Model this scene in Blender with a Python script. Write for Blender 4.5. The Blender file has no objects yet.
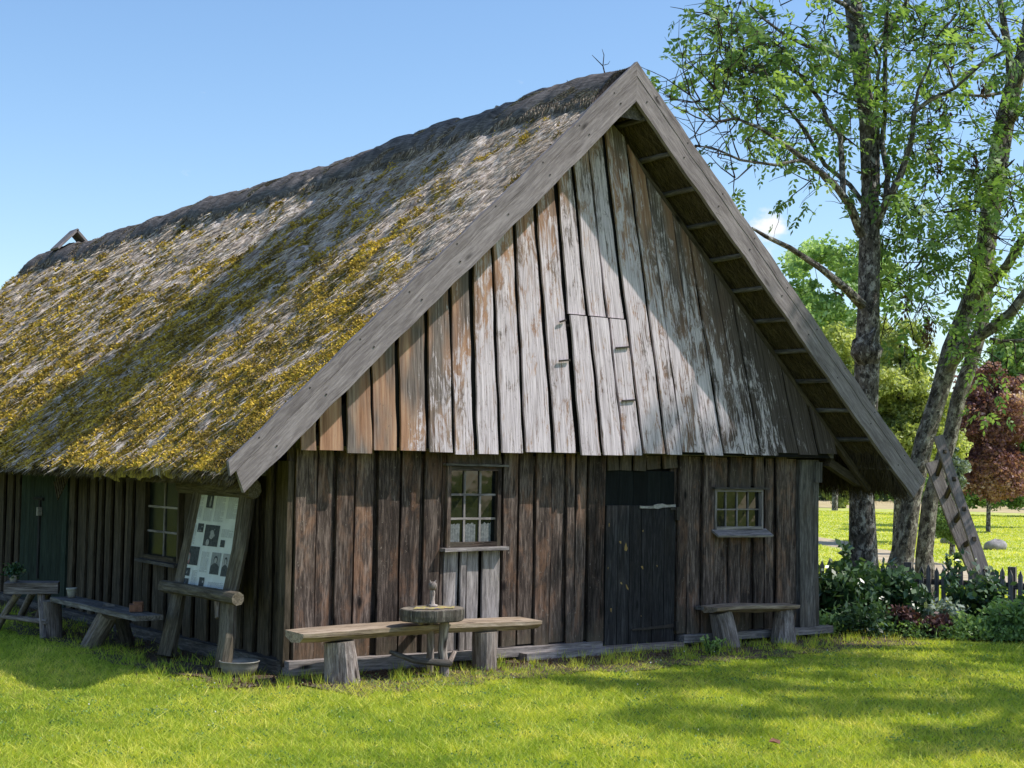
import bpy, math, random
import numpy as np
from mathutils import Vector, Matrix
random.seed(7); rng = np.random.default_rng(7)
sc = bpy.context.scene
COL = sc.collection

# ------------------------------------------------------------------ camera (solved from the barn's edges)
CX, CY, CZ = -5.3446, -10.4855, 1.62
YAW, PITCH, ROLL, FPX = 0.61337, 0.05347, 0.01771, 1509.5
_fw = np.array([math.sin(YAW)*math.cos(PITCH), math.cos(YAW)*math.cos(PITCH), math.sin(PITCH)])
_r = np.array([math.cos(YAW), -math.sin(YAW), 0.0]); _u = np.cross(_r, _fw)
_R = _r*math.cos(ROLL)+_u*math.sin(ROLL); _U = -_r*math.sin(ROLL)+_u*math.cos(ROLL)
_O = np.array([CX, CY, CZ])
def ray(px, py): return _fw+_R*(px-512)/FPX-_U*(py-384)/FPX
def pD(px, py, D): return _O+ray(px, py)*D
def pA(px, py, axis, val):
    d = ray(px, py); return _O+d*((val-_O[axis])/d[axis])
def pP(px, py, n, k):
    d = ray(px, py); n = np.array(n, float); return _O+d*((k-n@_O)/(n@d))
def camspace(P):
    d = np.asarray(P)-_O; z = d@_fw
    return 512+FPX*(d@_R)/z, 384-FPX*(d@_U)/z, z

# ------------------------------------------------------------------ numpy noise
def _hash(ix, iy, iz, s):
    h = (ix.astype(np.int64)*374761393+iy.astype(np.int64)*668265263+iz.astype(np.int64)*2147483647+s*974634777) & 0xffffffff
    h = ((h ^ (h >> 13))*1274126177) & 0xffffffff
    h = (h ^ (h >> 16)) & 0xffffff
    return h/float(0xffffff)
def vnoise(x, y, z=0.0, s=0):
    x = np.asarray(x, float); y = np.asarray(y, float)+0*x; z = np.asarray(z, float)+0*x
    ix, iy, iz = np.floor(x), np.floor(y), np.floor(z)
    fx, fy, fz = x-ix, y-iy, z-iz
    fx, fy, fz = fx*fx*(3-2*fx), fy*fy*(3-2*fy), fz*fz*(3-2*fz)
    def L(a, b, t): return a+(b-a)*t
    def H(a, b, c): return _hash(ix+a, iy+b, iz+c, s)
    return L(L(L(H(0,0,0), H(1,0,0), fx), L(H(0,1,0), H(1,1,0), fx), fy),
             L(L(H(0,0,1), H(1,0,1), fx), L(H(0,1,1), H(1,1,1), fx), fy), fz)
def fbm(x, y, z=0.0, o=4, s=0):
    a = 0.5; t = 0; w = 0; f = 1.0
    for i in range(o):
        t = t+a*vnoise(np.asarray(x)*f, np.asarray(y)*f, np.asarray(z)*f, s+i*17); w += a; a *= .5; f *= 2.03
    return t/w

# ------------------------------------------------------------------ materials
class NT:
    def __init__(s, name):
        s.m = bpy.data.materials.new(name); s.m.use_nodes = True
        s.t = s.m.node_tree; s.t.nodes.clear()
        s.out = s.t.nodes.new('ShaderNodeOutputMaterial')
    def n(s, typ, ins=None, **props):
        nd = s.t.nodes.new('ShaderNode'+typ)
        for k, v in props.items(): setattr(nd, k, v)
        for k, v in (ins or {}).items():
            sk = nd.inputs[k]
            if isinstance(v, bpy.types.NodeSocket): s.t.links.new(v, sk)
            else: sk.default_value = v
        return nd
    def ramp(s, fac, stops, interp='LINEAR'):
        nd = s.n('ValToRGB', {'Fac': fac}); cr = nd.color_ramp; cr.interpolation = interp
        while len(cr.elements) < len(stops): cr.elements.new(.5)
        for e, (p, c) in zip(cr.elements, stops):
            e.position = p; e.color = (*c, 1) if len(c) == 3 else c
        return nd.outputs['Color']
    def val(s, fac, a, b):
        return s.n('MapRange', {'Value': fac, 'From Min': a, 'From Max': b}).outputs['Result']
    def noise(s, vec, scale, detail=4, rough=.55, dist=0.0):
        mp = s.n('Mapping', {'Vector': vec, 'Scale': scale if isinstance(scale, tuple) else (scale,)*3}).outputs['Vector']
        return s.n('TexNoise', {'Vector': mp, 'Scale': 1.0, 'Detail': detail, 'Roughness': rough, 'Distortion': dist}).outputs['Fac']
    def mix(s, f, a, b, mode='MIX'):
        nd = s.n('MixRGB', {'Fac': f, 'Color1': a if isinstance(a, bpy.types.NodeSocket) else (*a, 1),
                            'Color2': b if isinstance(b, bpy.types.NodeSocket) else (*b, 1)}, blend_type=mode)
        return nd.outputs['Color']
    def math(s, op, a, b=0.0):
        return s.n('Math', {0: a, 1: b}, operation=op).outputs[0]
    def attr(s, name, out='Fac'): return s.n('Attribute', attribute_name=name).outputs[out]
    def obj(s): return s.n('TexCoord').outputs['Object']
    def bump(s, h, strength=.5, dist=.01): return s.n('Bump', {'Height': h, 'Strength': strength, 'Distance': dist}).outputs['Normal']
    def pbr(s, col, rough=.85, normal=None, spec=.3, **kw):
        ins = {'Roughness': rough, 'Specular IOR Level': spec}
        ins['Base Color'] = col if isinstance(col, bpy.types.NodeSocket) else (*col, 1)
        if normal is not None: ins['Normal'] = normal
        ins.update(kw)
        b = s.n('BsdfPrincipled', ins)
        s.t.links.new(b.outputs[0], s.out.inputs[0]); return s.m

def wood(name, dark, mid, light, warm=(.16, .07, .03), warm_amt=.35, moss=0.0, bump=.5, vary=.5, splash=False):
    t = NT(name); r = t.attr('r')
    g = t.n('VectorMath', {0: t.attr('g', 'Vector'), 1: t.n('CombineXYZ', {'X': t.math('MULTIPLY', r, 31.7), 'Y': t.math('MULTIPLY', r, 17.1), 'Z': t.math('MULTIPLY', r, 53.3)}).outputs[0]}).outputs[0]
    fib = t.noise(g, (62, 62, 5.5), 7, .72, .5)
    streak = t.noise(g, (13, 13, 1.6), 6, .68, .6)
    blot = t.noise(g, (7, 7, 3.0), 6, .7, .4)
    col = t.ramp(t.math('ADD', t.math('MULTIPLY', fib, .62), t.math('MULTIPLY', streak, .38)),
                 [(.38, dark), (.5, mid), (.62, light)])
    col = t.mix(t.math('MULTIPLY', t.val(blot, .50, .64), warm_amt), col, t.mix(fib, tuple(c*.5 for c in warm), tuple(c*1.6 for c in warm)))
    knot = t.n('TexVoronoi', {'Vector': t.n('Mapping', {'Vector': g, 'Scale': (5, 5, 1.8)}).outputs[0], 'Scale': 1.0, 'Randomness': 1.0}).outputs['Distance']
    col = t.mix(t.val(knot, .13, .05), col, tuple(c*.45 for c in dark))
    crack = t.noise(g, (95, 95, 1.1), 2, .4)
    cr = t.val(crack, .30, .25)
    col = t.mix(t.math('MULTIPLY', cr, .75), col, tuple(c*.25 for c in dark))
    br = t.n('MapRange', {'Value': t.n('TexWhiteNoise', {'W': t.math('MULTIPLY', r, 91.3)}, noise_dimensions='1D').outputs['Value'], 'To Min': 1-vary*.6, 'To Max': 1+vary*.6}).outputs[0]
    col = t.mix(1.0, col, t.n('CombineColor', {0: br, 1: br, 2: br}).outputs[0], 'MULTIPLY')
    if splash:
        gz = t.n('SeparateXYZ', {'Vector': t.attr('g', 'Vector')}).outputs['Z']
        f1 = t.val(t.math('ADD', gz, t.math('MULTIPLY', t.noise(g, (9, 9, 5), 5, .7), .5)), .50, .22)
        col = t.mix(t.math('MULTIPLY', f1, .65), col, (.10, .085, .062))
        f2 = t.val(t.noise(g, (34, 34, 22), 5, .75), .63, .68)
        col = t.mix(t.math('MULTIPLY', f2, .6), col, (.30, .26, .22))
    if moss:
        ms = t.noise(t.obj(), 7, 5, .7)
        col = t.mix(t.math('MULTIPLY', t.val(ms, .52, .66), moss), col, (.08, .085, .03))
    h = t.math('SUBTRACT', t.math('ADD', fib, t.math('MULTIPLY', streak, .6)), t.math('MULTIPLY', cr, .9))
    return t.pbr(col, .88, t.bump(h, bump, .006), .2)

M = {}
M['wall'] = wood('dark weathered boards', (.016, .011, .010), (.068, .050, .042), (.215, .165, .14), (.25, .13, .075), .42, bump=.8, vary=.9, splash=True)
M['side'] = wood('brown side boards', (.022, .019, .013), (.066, .052, .036), (.14, .11, .08), (.10, .07, .035), .2, bump=.7, vary=.55)  # brown tone shared by side and rear boards, rafters and rungs
M['darklog'] = wood('dark log bark', (.03, .026, .022), (.085, .075, .065), (.24, .22, .19), (.1, .07, .04), .3, bump=.8)
M['greydark'] = wood('grey brown boards', (.04, .036, .033), (.11, .10, .092), (.24, .22, .205), (.12, .08, .05), .25, bump=.6)
M['grey'] = wood('silver grey timber', (.08, .07, .07), (.235, .21, .205), (.43, .385, .375), (.22, .17, .11), .18, bump=.6, vary=.2)
M['barge'] = wood('bargeboard timber', (.125, .105, .105), (.225, .195, .195), (.335, .295, .295), (.2, .15, .12), .08, bump=.45, vary=.10)
M['bench'] = wood('sun bleached bench wood', (.11, .08, .06), (.31, .24, .175), (.54, .43, .34), (.28, .18, .09), .3, bump=.5, vary=.3)
M['log'] = wood('split log', (.06, .047, .043), (.22, .185, .17), (.48, .415, .385), (.2, .13, .07), .3, bump=.8, vary=.4)
M['blackwood'] = wood('near black door boards', (.010, .010, .011), (.026, .025, .026), (.062, .060, .062), (.05, .04, .03), .2, bump=.5, vary=.5)  # near-black board tone of the front door
M['greenwood'] = wood('dark green painted boards', (.010, .018, .014), (.022, .036, .028), (.045, .065, .05), (.03, .035, .025), .3, bump=.4)

M['blackgreen'] = wood('nearly black green boards', (.004, .005, .005), (.007, .009, .009), (.012, .015, .015), (.01, .01, .01), .2, bump=.3)
def gable_mat():
    t = NT('peeling whitewashed boards'); r = t.attr('r'); w = t.attr('w')
    g = t.n('VectorMath', {0: t.attr('g', 'Vector'), 1: t.n('CombineXYZ', {'X': t.math('MULTIPLY', r, 31.7), 'Y': t.math('MULTIPLY', r, 17.1), 'Z': t.math('MULTIPLY', r, 53.3)}).outputs[0]}).outputs[0]
    fib = t.noise(g, (80, 80, 3), 6, .65, .2)
    bare = t.ramp(t.noise(g, (30, 30, 1.2), 6, .6), [(.3, (.20, .10, .06)), (.5, (.42, .235, .15)), (.72, (.60, .42, .30))])
    grey = t.ramp(fib, [(.3, (.06, .046, .042)), (.5, (.19, .155, .14)), (.7, (.34, .29, .27))])
    base = t.mix(t.val(t.noise(g, (4, 4, 1.1), 3), .42, .6), bare, grey)
    base = t.mix(t.attr('dk'), base, t.ramp(fib, [(.3, (.035, .026, .024)), (.7, (.15, .12, .11))]))  # browner bare wood to the right, with gable shade put into the colour
    paint = t.ramp(fib, [(.28, (.29, .24, .25)), (.5, (.60, .525, .555)), (.7, (.84, .745, .78))])
    m = t.math('ADD', t.math('ADD', t.math('MULTIPLY', t.noise(g, (11, 11, 3.6), 9, .78, .8), 1.0), t.math('MULTIPLY', fib, .35)), w)
    col = t.mix(t.val(m, .80, .90), base, paint)
    # square repair/rust blotches left where old battens sat
    fl = t.noise(g, (60, 60, 26), 5, .75)
    col = t.mix(t.math('MULTIPLY', t.val(fl, .62, .68), .7), col, (.13, .10, .09))
    crack = t.val(t.noise(g, (100, 100, 1.0), 2, .4), .29, .24)
    col = t.mix(t.math('MULTIPLY', crack, .8), col, (.03, .022, .02))
    h = t.math('SUBTRACT', t.math('ADD', fib, t.math('MULTIPLY', t.val(m, .78, .92), .5)), crack)
    return t.pbr(col, .85, t.bump(h, .55, .005), .2)
M['gable'] = gable_mat()

def thatch_mat():
    t = NT('mossy straw thatch'); o = t.attr('g', 'Vector')      # g = (along ridge, out, down slope)
    s1 = t.noise(o, (60, 60, 5), 6, .7, .3); s2 = t.noise(o, (9, 9, 2.2), 5, .65, .4)
    straw = t.ramp(t.math('ADD', t.math('MULTIPLY', s1, .6), t.math('MULTIPLY', s2, .4)),
                   [(.37, (.05, .038, .032)), (.45, (.36, .29, .25)), (.53, (.74, .64, .57)), (.64, (.95, .86, .78))])
    mm = t.math('ADD', t.attr('moss'), t.math('MULTIPLY', t.math('SUBTRACT', t.noise(o, (38, 38, 16), 5, .7), .5), 1.3))
    ml = t.noise(o, (45, 45, 30), 4, .7)
    moss = t.ramp(ml, [(.3, (.07, .055, .014)), (.5, (.32, .24, .05)), (.68, (.62, .46, .06))])
    col = t.mix(t.val(mm, .42, .58), straw, moss)
    h = t.math('ADD', t.math('ADD', s1, s2), t.math('MULTIPLY', t.math('MULTIPLY', ml, t.val(mm, .4, .6)), .9))
    return t.pbr(col, .95, t.bump(h, 1.0, .035), .1)
M['thatch'] = thatch_mat()
def simple(name, c1, c2, scale=20, rough=.8, bump=.3, bd=.01, spec=.3, detail=5):
    t = NT(name); n = t.noise(t.obj(), scale, detail, .65)
    return t.pbr(t.ramp(n, [(.3, c1), (.7, c2)]), rough, t.bump(n, bump, bd), spec)
def streak_mat(name, stops, sc1=(60, 60, 4), bump=.9, bd=.02):
    t = NT(name); o = t.attr('g', 'Vector'); s1 = t.noise(o, sc1, 6, .7, .3); s2 = t.noise(o, (8, 8, 2), 4, .6)
    f = t.math('ADD', t.math('MULTIPLY', s1, .6), t.math('MULTIPLY', s2, .4))
    return t.pbr(t.ramp(f, stops), .95, t.bump(f, bump, bd), .1)
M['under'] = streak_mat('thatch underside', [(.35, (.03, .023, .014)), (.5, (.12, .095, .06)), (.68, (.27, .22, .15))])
M['cap'] = streak_mat('old ridge thatch', [(.35, (.03, .028, .027)), (.5, (.12, .105, .10)), (.7, (.32, .28, .26))], (5, 60, 60))
def attr_ramp(name, stops, rough=.8, trans=0.0, spec=.2):
    t = NT(name); col = t.ramp(t.attr('r'), stops)
    if not trans: return t.pbr(col, rough, None, spec)
    b = t.n('BsdfPrincipled', {'Base Color': col, 'Roughness': rough, 'Specular IOR Level': spec})
    tr = t.n('BsdfTranslucent', {'Color': t.mix(1.0, col, (1.25, 1.3, .55), 'MULTIPLY')})
    mx = t.n('MixShader', {0: trans, 1: b.outputs[0], 2: tr.outputs[0]})
    t.t.links.new(mx.outputs[0], t.out.inputs[0]); return t.m
M['straw'] = attr_ramp('loose straw', [(0, (.10, .075, .055)), (.35, (.38, .30, .22)), (.6, (.60, .51, .43)), (1, (.86, .77, .69))], .9)
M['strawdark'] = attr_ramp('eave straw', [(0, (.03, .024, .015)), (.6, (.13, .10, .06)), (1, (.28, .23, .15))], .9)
M['moss'] = attr_ramp('roof moss', [(0, (.11, .08, .03)), (.3, (.32, .225, .06)), (.6, (.60, .42, .075)), (1, (.90, .66, .10))], .95, .12, .05)
def leafmat(name, a, b, c, trans=.4, rough=.5, spec=.4): return attr_ramp(name, [(0, a), (.5, b), (1, c)], rough, trans, spec)
M['ash'] = leafmat('ash leaves', (.08, .15, .055), (.20, .32, .11), (.42, .55, .20), .5)
M['yel'] = leafmat('yellow green leaves', (.22, .27, .09), (.44, .48, .19), (.74, .75, .38), .5)
M['far'] = leafmat('far green leaves', (.20, .32, .13), (.42, .56, .27), (.70, .82, .50), .5)
M['plum'] = leafmat('copper leaves', (.16, .065, .08), (.36, .19, .20), (.74, .54, .52), .45)
M['bush'] = leafmat('garden shrub leaves', (.010, .030, .010), (.032, .075, .026), (.12, .20, .09), .2, .35, .5)
M['bushl'] = leafmat('light shrub leaves', (.09, .16, .05), (.23, .36, .11), (.42, .56, .23), .35)
M['silver'] = leafmat('silvery leaves', (.12, .16, .12), (.26, .32, .26), (.45, .5, .42), .2)
M['red'] = leafmat('dark red leaves', (.02, .008, .010), (.06, .022, .026), (.17, .08, .075), .2)
M['hedge'] = leafmat('hedge leaves', (.02, .05, .02), (.05, .10, .04), (.11, .18, .06), .2)
M['dry'] = leafmat('dry seed keys', (.06, .03, .02), (.13, .07, .045), (.2, .12, .08), .2)
M['pink'] = leafmat('pink petals', (.45, .16, .38), (.55, .25, .5), (.7, .4, .65), .3)
M['white'] = leafmat('white petals', (.6, .6, .6), (.7, .7, .72), (.8, .8, .8), .3)

def grass_mat(blade):
    t = NT('grass blades' if blade else 'lawn'); o = t.obj()
    big = t.noise(o, .55, 4, .6); mid = t.noise(o, 4.5, 5, .7); fine = t.noise(o, 60, 5, .75)
    c = t.ramp(t.math('ADD', t.math('MULTIPLY', big, .5), t.math('MULTIPLY', mid, .5)),
               [(.34, (.27, .39, .05)), (.5, (.53, .60, .085)), (.64, (.76, .73, .16))])
    if blade:
        c = t.mix(.9, c, t.ramp(t.attr('r'), [(0, (.30, .42, .3)), (.35, (.75, .85, .7)), (.6, (1.0, 1.0, .9)), (.85, (1.3, 1.15, 1.2)), (1, (1.5, 1.25, 2.4))]), 'MULTIPLY')
        b = t.n('BsdfPrincipled', {'Base Color': c, 'Roughness': .55, 'Specular IOR Level': .3})
        tr = t.n('BsdfTranslucent', {'Color': t.mix(1.0, c, (1.35, 1.35, .5), 'MULTIPLY')})
        mx = t.n('MixShader', {0: .42, 1: b.outputs[0], 2: tr.outputs[0]})
        t.t.links.new(mx.outputs[0], t.out.inputs[0]); return t.m
    c = t.mix(.9, c, t.ramp(fine, [(.3, (.2, .22, .2)), (.5, (.42, .45, .45)), (.7, (.6, .6, .6))]), 'MULTIPLY')
    return t.pbr(c, .95, t.bump(t.math('ADD', fine, mid), .8, .04), .05)
M['lawn'] = grass_mat(False); M['blade'] = grass_mat(True)
M['meadow'] = simple('bright meadow turf', (.30, .36, .08), (.66, .66, .22), 2.2, .95, .4, .03, .05, 10)  # light turf tone, keeps the meadow brighter than the ground sheet
M['dirt'] = simple('bare earth', (.06, .045, .03), (.19, .15, .105), 14, .95, .9, .04, .05, 8)
M['soil'] = simple('garden soil', (.02, .015, .01), (.07, .055, .035), 18, .95, .9, .04, .05, 8)
M['path'] = simple('sandy track', (.34, .27, .17), (.62, .52, .38), 3, .95, .4, .03, .05, 8)
M['field'] = simple('dry mown field', (.38, .31, .16), (.62, .50, .30), .9, .95, .4, .03, .05, 9)
M['stone'] = simple('field stone', (.16, .15, .15), (.42, .40, .40), 6, .85, .5, .03, .2, 8)
M['black'] = simple('dark inside', (.004, .004, .004), (.009, .008, .008), 5, .9)
M['enamel'] = simple('worn enamel', (.16, .16, .14), (.30, .29, .26), 9, .45, .1, .003, .5)
M['pot'] = simple('pale ceramic', (.30, .29, .24), (.45, .43, .37), 14, .5, .1, .003, .4)
M['iron'] = simple('rusty iron', (.015, .013, .012), (.05, .038, .03), 30, .7, .4, .004, .4)
M['zinc'] = simple('bare zinc strip', (.14, .13, .12), (.46, .43, .40), 25, .6, .3, .003, .4)
M['paper'] = simple('yellowed paper', (.60, .62, .57), (.74, .76, .72), 9, .8, .05, .001, .2)
M['ink'] = simple('grey print', (.22, .23, .22), (.32, .33, .32), 40, .8, .0, .001, .1)
M['photo'] = simple('dark photograph', (.01, .012, .012), (.09, .10, .10), 55, .6, .0, .001, .2)
M['face'] = simple('pale part of a photograph', (.25, .25, .23), (.45, .44, .42), 60, .6, .0, .001, .2)
M['rose'] = simple('faded colour print', (.30, .13, .12), (.42, .22, .2), 60, .6, .0, .001, .2)
M['terracotta'] = simple('old terracotta', (.13, .06, .035), (.28, .14, .09), 30, .85, .4, .006, .2)
M['curtain'] = simple('lace curtain', (.09, .10, .10), (.22, .23, .23), 45, .9, .3, .004, .1)
M['resin'] = simple('resin stain', (.20, .12, .03), (.38, .25, .08), 40, .5, .2, .002, .4)
M['endgrain'] = simple('sawn end grain', (.12, .10, .08), (.30, .26, .21), 18, .9, .6, .008, .1)
M['flowerprint'] = (lambda t: t.pbr(t.ramp(t.noise(t.obj(), 16, 3, .6), [(.36, (.10, .09, .22)), (.45, (.30, .24, .18)), (.53, (.45, .40, .12)), (.62, (.55, .45, .20)), (.72, (.55, .10, .03))]), .5))(NT('bright tablecloth print'))
def glass_mat():
    t = NT('old window glass'); n = t.noise(t.obj(), 5, 2)
    return t.pbr(t.ramp(n, [(.3, (.004, .005, .006)), (.7, (.012, .016, .016))]), .06, t.bump(n, .12, .02), .6)
M['glass'] = glass_mat(); M['glass_dull'] = simple('dulled dark glass', (.004, .006, .005), (.02, .028, .022), 9, .25, .1, .01, .12)  # side panes: reflection weakened so bright grass does not show in them
def bark_mat(name, dark, light, lich, la=.6, scl=1.0):
    t = NT(name); o = t.attr('g', 'Vector')
    a = t.noise(o, (22*scl, 22*scl, 9*scl), 7, .7, .5); b = t.noise(o, (13*scl, 13*scl, 9*scl), 6, .75); w = t.noise(o, (30*scl, 30*scl, 5*scl), 6, .65)
    c = t.ramp(a, [(.33, dark), (.62, light)])
    c = t.mix(t.math('MULTIPLY', t.val(b, .5, .6), la), c, lich)
    c = t.mix(t.math('MULTIPLY', t.val(t.noise(o, (19, 19, 12), 5, .7), .53, .57), .8), c, tuple(x*.5 for x in dark))
    return t.pbr(c, .92, t.bump(t.math('ADD', a, w), .9, .03), .1)
M['bark'] = bark_mat('lichen spotted ash bark', (.035, .03, .027), (.19, .17, .155), (.52, .50, .47), .85)
M['barkb'] = bark_mat('pale cracked bark', (.06, .05, .045), (.27, .24, .21), (.56, .53, .47), .8)
M['twig'] = bark_mat('dark twig bark', (.025, .018, .016), (.085, .065, .055), (.13, .11, .09), .3)
M['stem'] = simple('green stems', (.04, .06, .02), (.09, .11, .04), 30, .8)

# ------------------------------------------------------------------ object helpers
def tag(o, label=None, cat=None, group=None, kind=None):
    if label: o['label'] = label
    if cat: o['category'] = cat
    if group: o['group'] = group
    if kind: o['kind'] = kind
    return o
def empty(name, loc, label, cat, group=None):
    o = bpy.data.objects.new(name, None); COL.objects.link(o); o.location = loc; o.empty_display_size = .1
    return tag(o, label, cat, group)
def raw_mesh(name, V, F, mats, parent=None, origin=None, attrs=None, mi=None, smooth=False):
    """V (n,3) world coordinates, F (m,k) int array or list of lists"""
    V = np.asarray(V, float)
    if origin is None:
        origin = np.array(world_loc(parent)) if parent is not None else np.array([0., 0., 0.])
    origin = np.asarray(origin, float)
    me = bpy.data.meshes.new(name); L = V-origin
    if isinstance(F, np.ndarray):
        k = F.shape[1]; m = F.shape[0]
        me.vertices.add(len(L)); me.vertices.foreach_set('co', L.astype(np.float32).ravel())
        me.loops.add(m*k); me.loops.foreach_set('vertex_index', F.astype(np.int32).ravel())
        me.polygons.add(m); me.polygons.foreach_set('loop_start', np.arange(0, m*k, k, dtype=np.int32))
        me.polygons.foreach_set('loop_total', np.full(m, k, dtype=np.int32))
        me.update(calc_edges=True)
    else:
        me.from_pydata([tuple(v) for v in L], [], [tuple(f) for f in F]); me.update()
    if smooth: me.polygons.foreach_set('use_smooth', np.ones(len(me.polygons), dtype=bool))
    if mi is not None: me.polygons.foreach_set('material_index', np.asarray(mi, dtype=np.int32))
    for k, a in (attrs or {}).items():
        a = np.asarray(a, dtype=np.float32)
        at = me.attributes.new(k, 'FLOAT_VECTOR' if a.ndim == 2 else 'FLOAT', 'POINT')
        at.data.foreach_set('vector' if a.ndim == 2 else 'value', a.ravel())
    for m_ in (mats if isinstance(mats, (list, tuple)) else [mats]): me.materials.append(m_)
    o = bpy.data.objects.new(name, me); COL.objects.link(o)
    if parent is not None:
        o.parent = parent; pl = np.array(world_loc(parent)); o.location = tuple(origin-pl)
    else: o.location = tuple(origin)
    return o
def world_loc(o):
    v = np.array(o.location)
    while o.parent: o = o.parent; v = v+np.array(o.location)
    return v

class MB:
    def __init__(s): s.V = []; s.F = []; s.g = []; s.r = []; s.w = []; s.dk = []; s.mi = []
    def add(s, V, F, g=None, r=None, w=0.0, dk=0.0, mi=0):
        b = len(s.V); V = [tuple(v) for v in V]; s.V += V
        r = random.random() if r is None else r
        s.g += [tuple(x) for x in (g if g is not None else V)]
        s.r += [r]*len(V)
        s.w += list(w) if hasattr(w, '__len__') else [w]*len(V)
        s.dk += list(dk) if hasattr(dk, '__len__') else [dk]*len(V)
        s.F += [tuple(i+b for i in f) for f in F]; s.mi += [mi]*len(F)
    def build(s, name, mats, parent=None, smooth=False, origin=None):
        if origin is None and parent is None: origin = (0, 0, 0)
        return raw_mesh(name, s.V, s.F, mats, parent, origin, {'g': s.g, 'r': s.r, 'w': s.w, 'dk': s.dk}, s.mi, smooth)
    def plank(s, p0, p1, wd, w, t, segs=1, jit=.0, w1=None, bow=0.0, mi=0, wfun=None, dkfun=None, r=None):
        """board from p0 to p1 (centre line); wd = unit width direction; t thickness"""
        p0 = np.array(p0, float); p1 = np.array(p1, float); ax = p1-p0; L = np.linalg.norm(ax); ax = ax/L
        wd = np.array(wd, float); wd = wd-ax*(wd@ax); wd /= np.linalg.norm(wd); td = np.cross(ax, wd)
        V = []; G = []
        ph = random.random()*10
        for i in range(segs+1):
            f = i/segs; c = p0+ax*L*f+td*bow*math.sin(math.pi*f)
            ww = w+((w1 if w1 is not None else w)-w)*f
            a = jit*(math.sin(ph+f*5)+.6*math.sin(ph*2+f*13)); b = jit*(math.sin(ph*3+f*6)+.6*math.sin(ph+f*11))
            for (sx, sy) in ((-1, -1), (1, -1), (1, 1), (-1, 1)):
                V.append(c+wd*(sx*ww/2+(a if sx < 0 else b))+td*sy*t/2); G.append((sx*ww/2, sy*t/2, L*f))
        F = [(3, 2, 1, 0), tuple(segs*4+j for j in range(4))]
        for i in range(segs):
            for j in range(4):
                k = (j+1) % 4; F.append((i*4+j, i*4+k, i*4+4+k, i*4+4+j))
        ww_ = [wfun(v) for v in V] if wfun else 0.0
        dd_ = [dkfun(v) for v in V] if dkfun else 0.0
        s.add(V, F, G, r, ww_, dd_, mi)
    def box(s, lo, hi, mi=0, r=None):
        lo = np.array(lo, float); hi = np.array(hi, float); d = hi-lo; a = int(np.argmax(d)); c = (lo+hi)/2
        e = np.zeros(3); e[a] = d[a]/2; o = [i for i in range(3) if i != a]
        wd = np.zeros(3); wd[o[0]] = 1
        p0, p1 = c-e, c+e; ax = (p1-p0)/np.linalg.norm(p1-p0)
        s.plank(p0, p1, wd, d[o[0]], d[o[1]], mi=mi, r=r)
    def tube(s, P, R, n=10, jit=.0, cap=True, mi=0, capmi=None, r=None, flat=1.0, flatdir=None):
        P = [np.array(p, float) for p in P]; m = len(P); L = 0; V = []; G = []
        if not hasattr(R, '__len__'): R = [R]*m
        up = np.array([.123, .31, .94]); ph = random.random()*20
        t0 = P[-1]-P[0]; 
        if flatdir is not None: up = np.array(flatdir, float)
        for i in range(m):
            t = P[min(i+1, m-1)]-P[max(i-1, 0)]; t = t/(np.linalg.norm(t)+1e-9)
            if i > 0: L += np.linalg.norm(P[i]-P[i-1])
            if i == 0: 
                if abs(t@up) > .97: up = np.array([1., .05, .02])
                a = up-t*(t@up)
            else: a = a-t*(t@a)
            a = a/np.linalg.norm(a); b = np.cross(t, a)
            for j in range(n):
                th = 2*math.pi*j/n
                rr = R[i]*(1+jit*(math.sin(3*th+ph+L*2)+.7*math.sin(2*th-ph+L*5)+.5*math.sin(5*th+L*9+ph)))
                V.append(P[i]+a*math.cos(th)*rr*flat+b*math.sin(th)*rr); G.append((math.cos(th)*R[i], math.sin(th)*R[i], L))
        F = []
        for i in range(m-1):
            for j in range(n):
                k = (j+1) % n; F.append((i*n+j, i*n+k, i*n+n+k, i*n+n+j))
        s.add(V, F, G, r, mi=mi)
        if cap:
            cm = mi if capmi is None else capmi
            s.add(V[:n], [tuple(range(n-1, -1, -1))], G[:n], r, mi=cm); s.add(V[-n:], [tuple(range(n))], G[-n:], r, mi=cm)
    def lathe(s, c, prof, n=16, mi=0):
        V = []; F = []; 
        for (rr, z) in prof:
            for j in range(n):
                th = 2*math.pi*j/n; V.append((c[0]+rr*math.cos(th), c[1]+rr*math.sin(th), c[2]+z))
        for i in range(len(prof)-1):
            for j in range(n):
                k = (j+1) % n; F.append((i*n+j, i*n+k, i*n+n+k, i*n+n+j))
        F.append(tuple(range(n-1, -1, -1)))
        s.add(V, F, None, None, mi=mi)

def cards(C, size, up=None, elong=1.8, rand=1.0, tilt=None):
    """diamond leaf cards: C (n,3) centres -> V (4n,3), F (n,4)"""
    n = len(C); a = rng.normal(size=(n, 3))*rand
    if up is not None: a = a+np.asarray(up)
    a /= np.linalg.norm(a, axis=1)[:, None]
    b = rng.normal(size=(n, 3)); b -= a*(a*b).sum(1)[:, None]; b /= np.linalg.norm(b, axis=1)[:, None]
    sz = (np.asarray(size)*rng.uniform(.6, 1.3, n))[:, None]
    V = np.stack([C-a*sz*elong/2, C+b*sz/2, C+a*sz*elong/2, C-b*sz/2], 1).reshape(-1, 3)
    return V, np.arange(4*n).reshape(n, 4)
def blades(C, D, W, r=None):
    """thin triangles: base C, vector D, width W"""
    n = len(C); s = np.cross(D, rng.normal(size=(n, 3))); s /= (np.linalg.norm(s, axis=1)[:, None]+1e-9)
    s *= (np.asarray(W)*np.ones(n))[:, None]/2
    return np.stack([C-s, C+s, C+D], 1).reshape(-1, 3), np.arange(3*n).reshape(n, 3)

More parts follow.
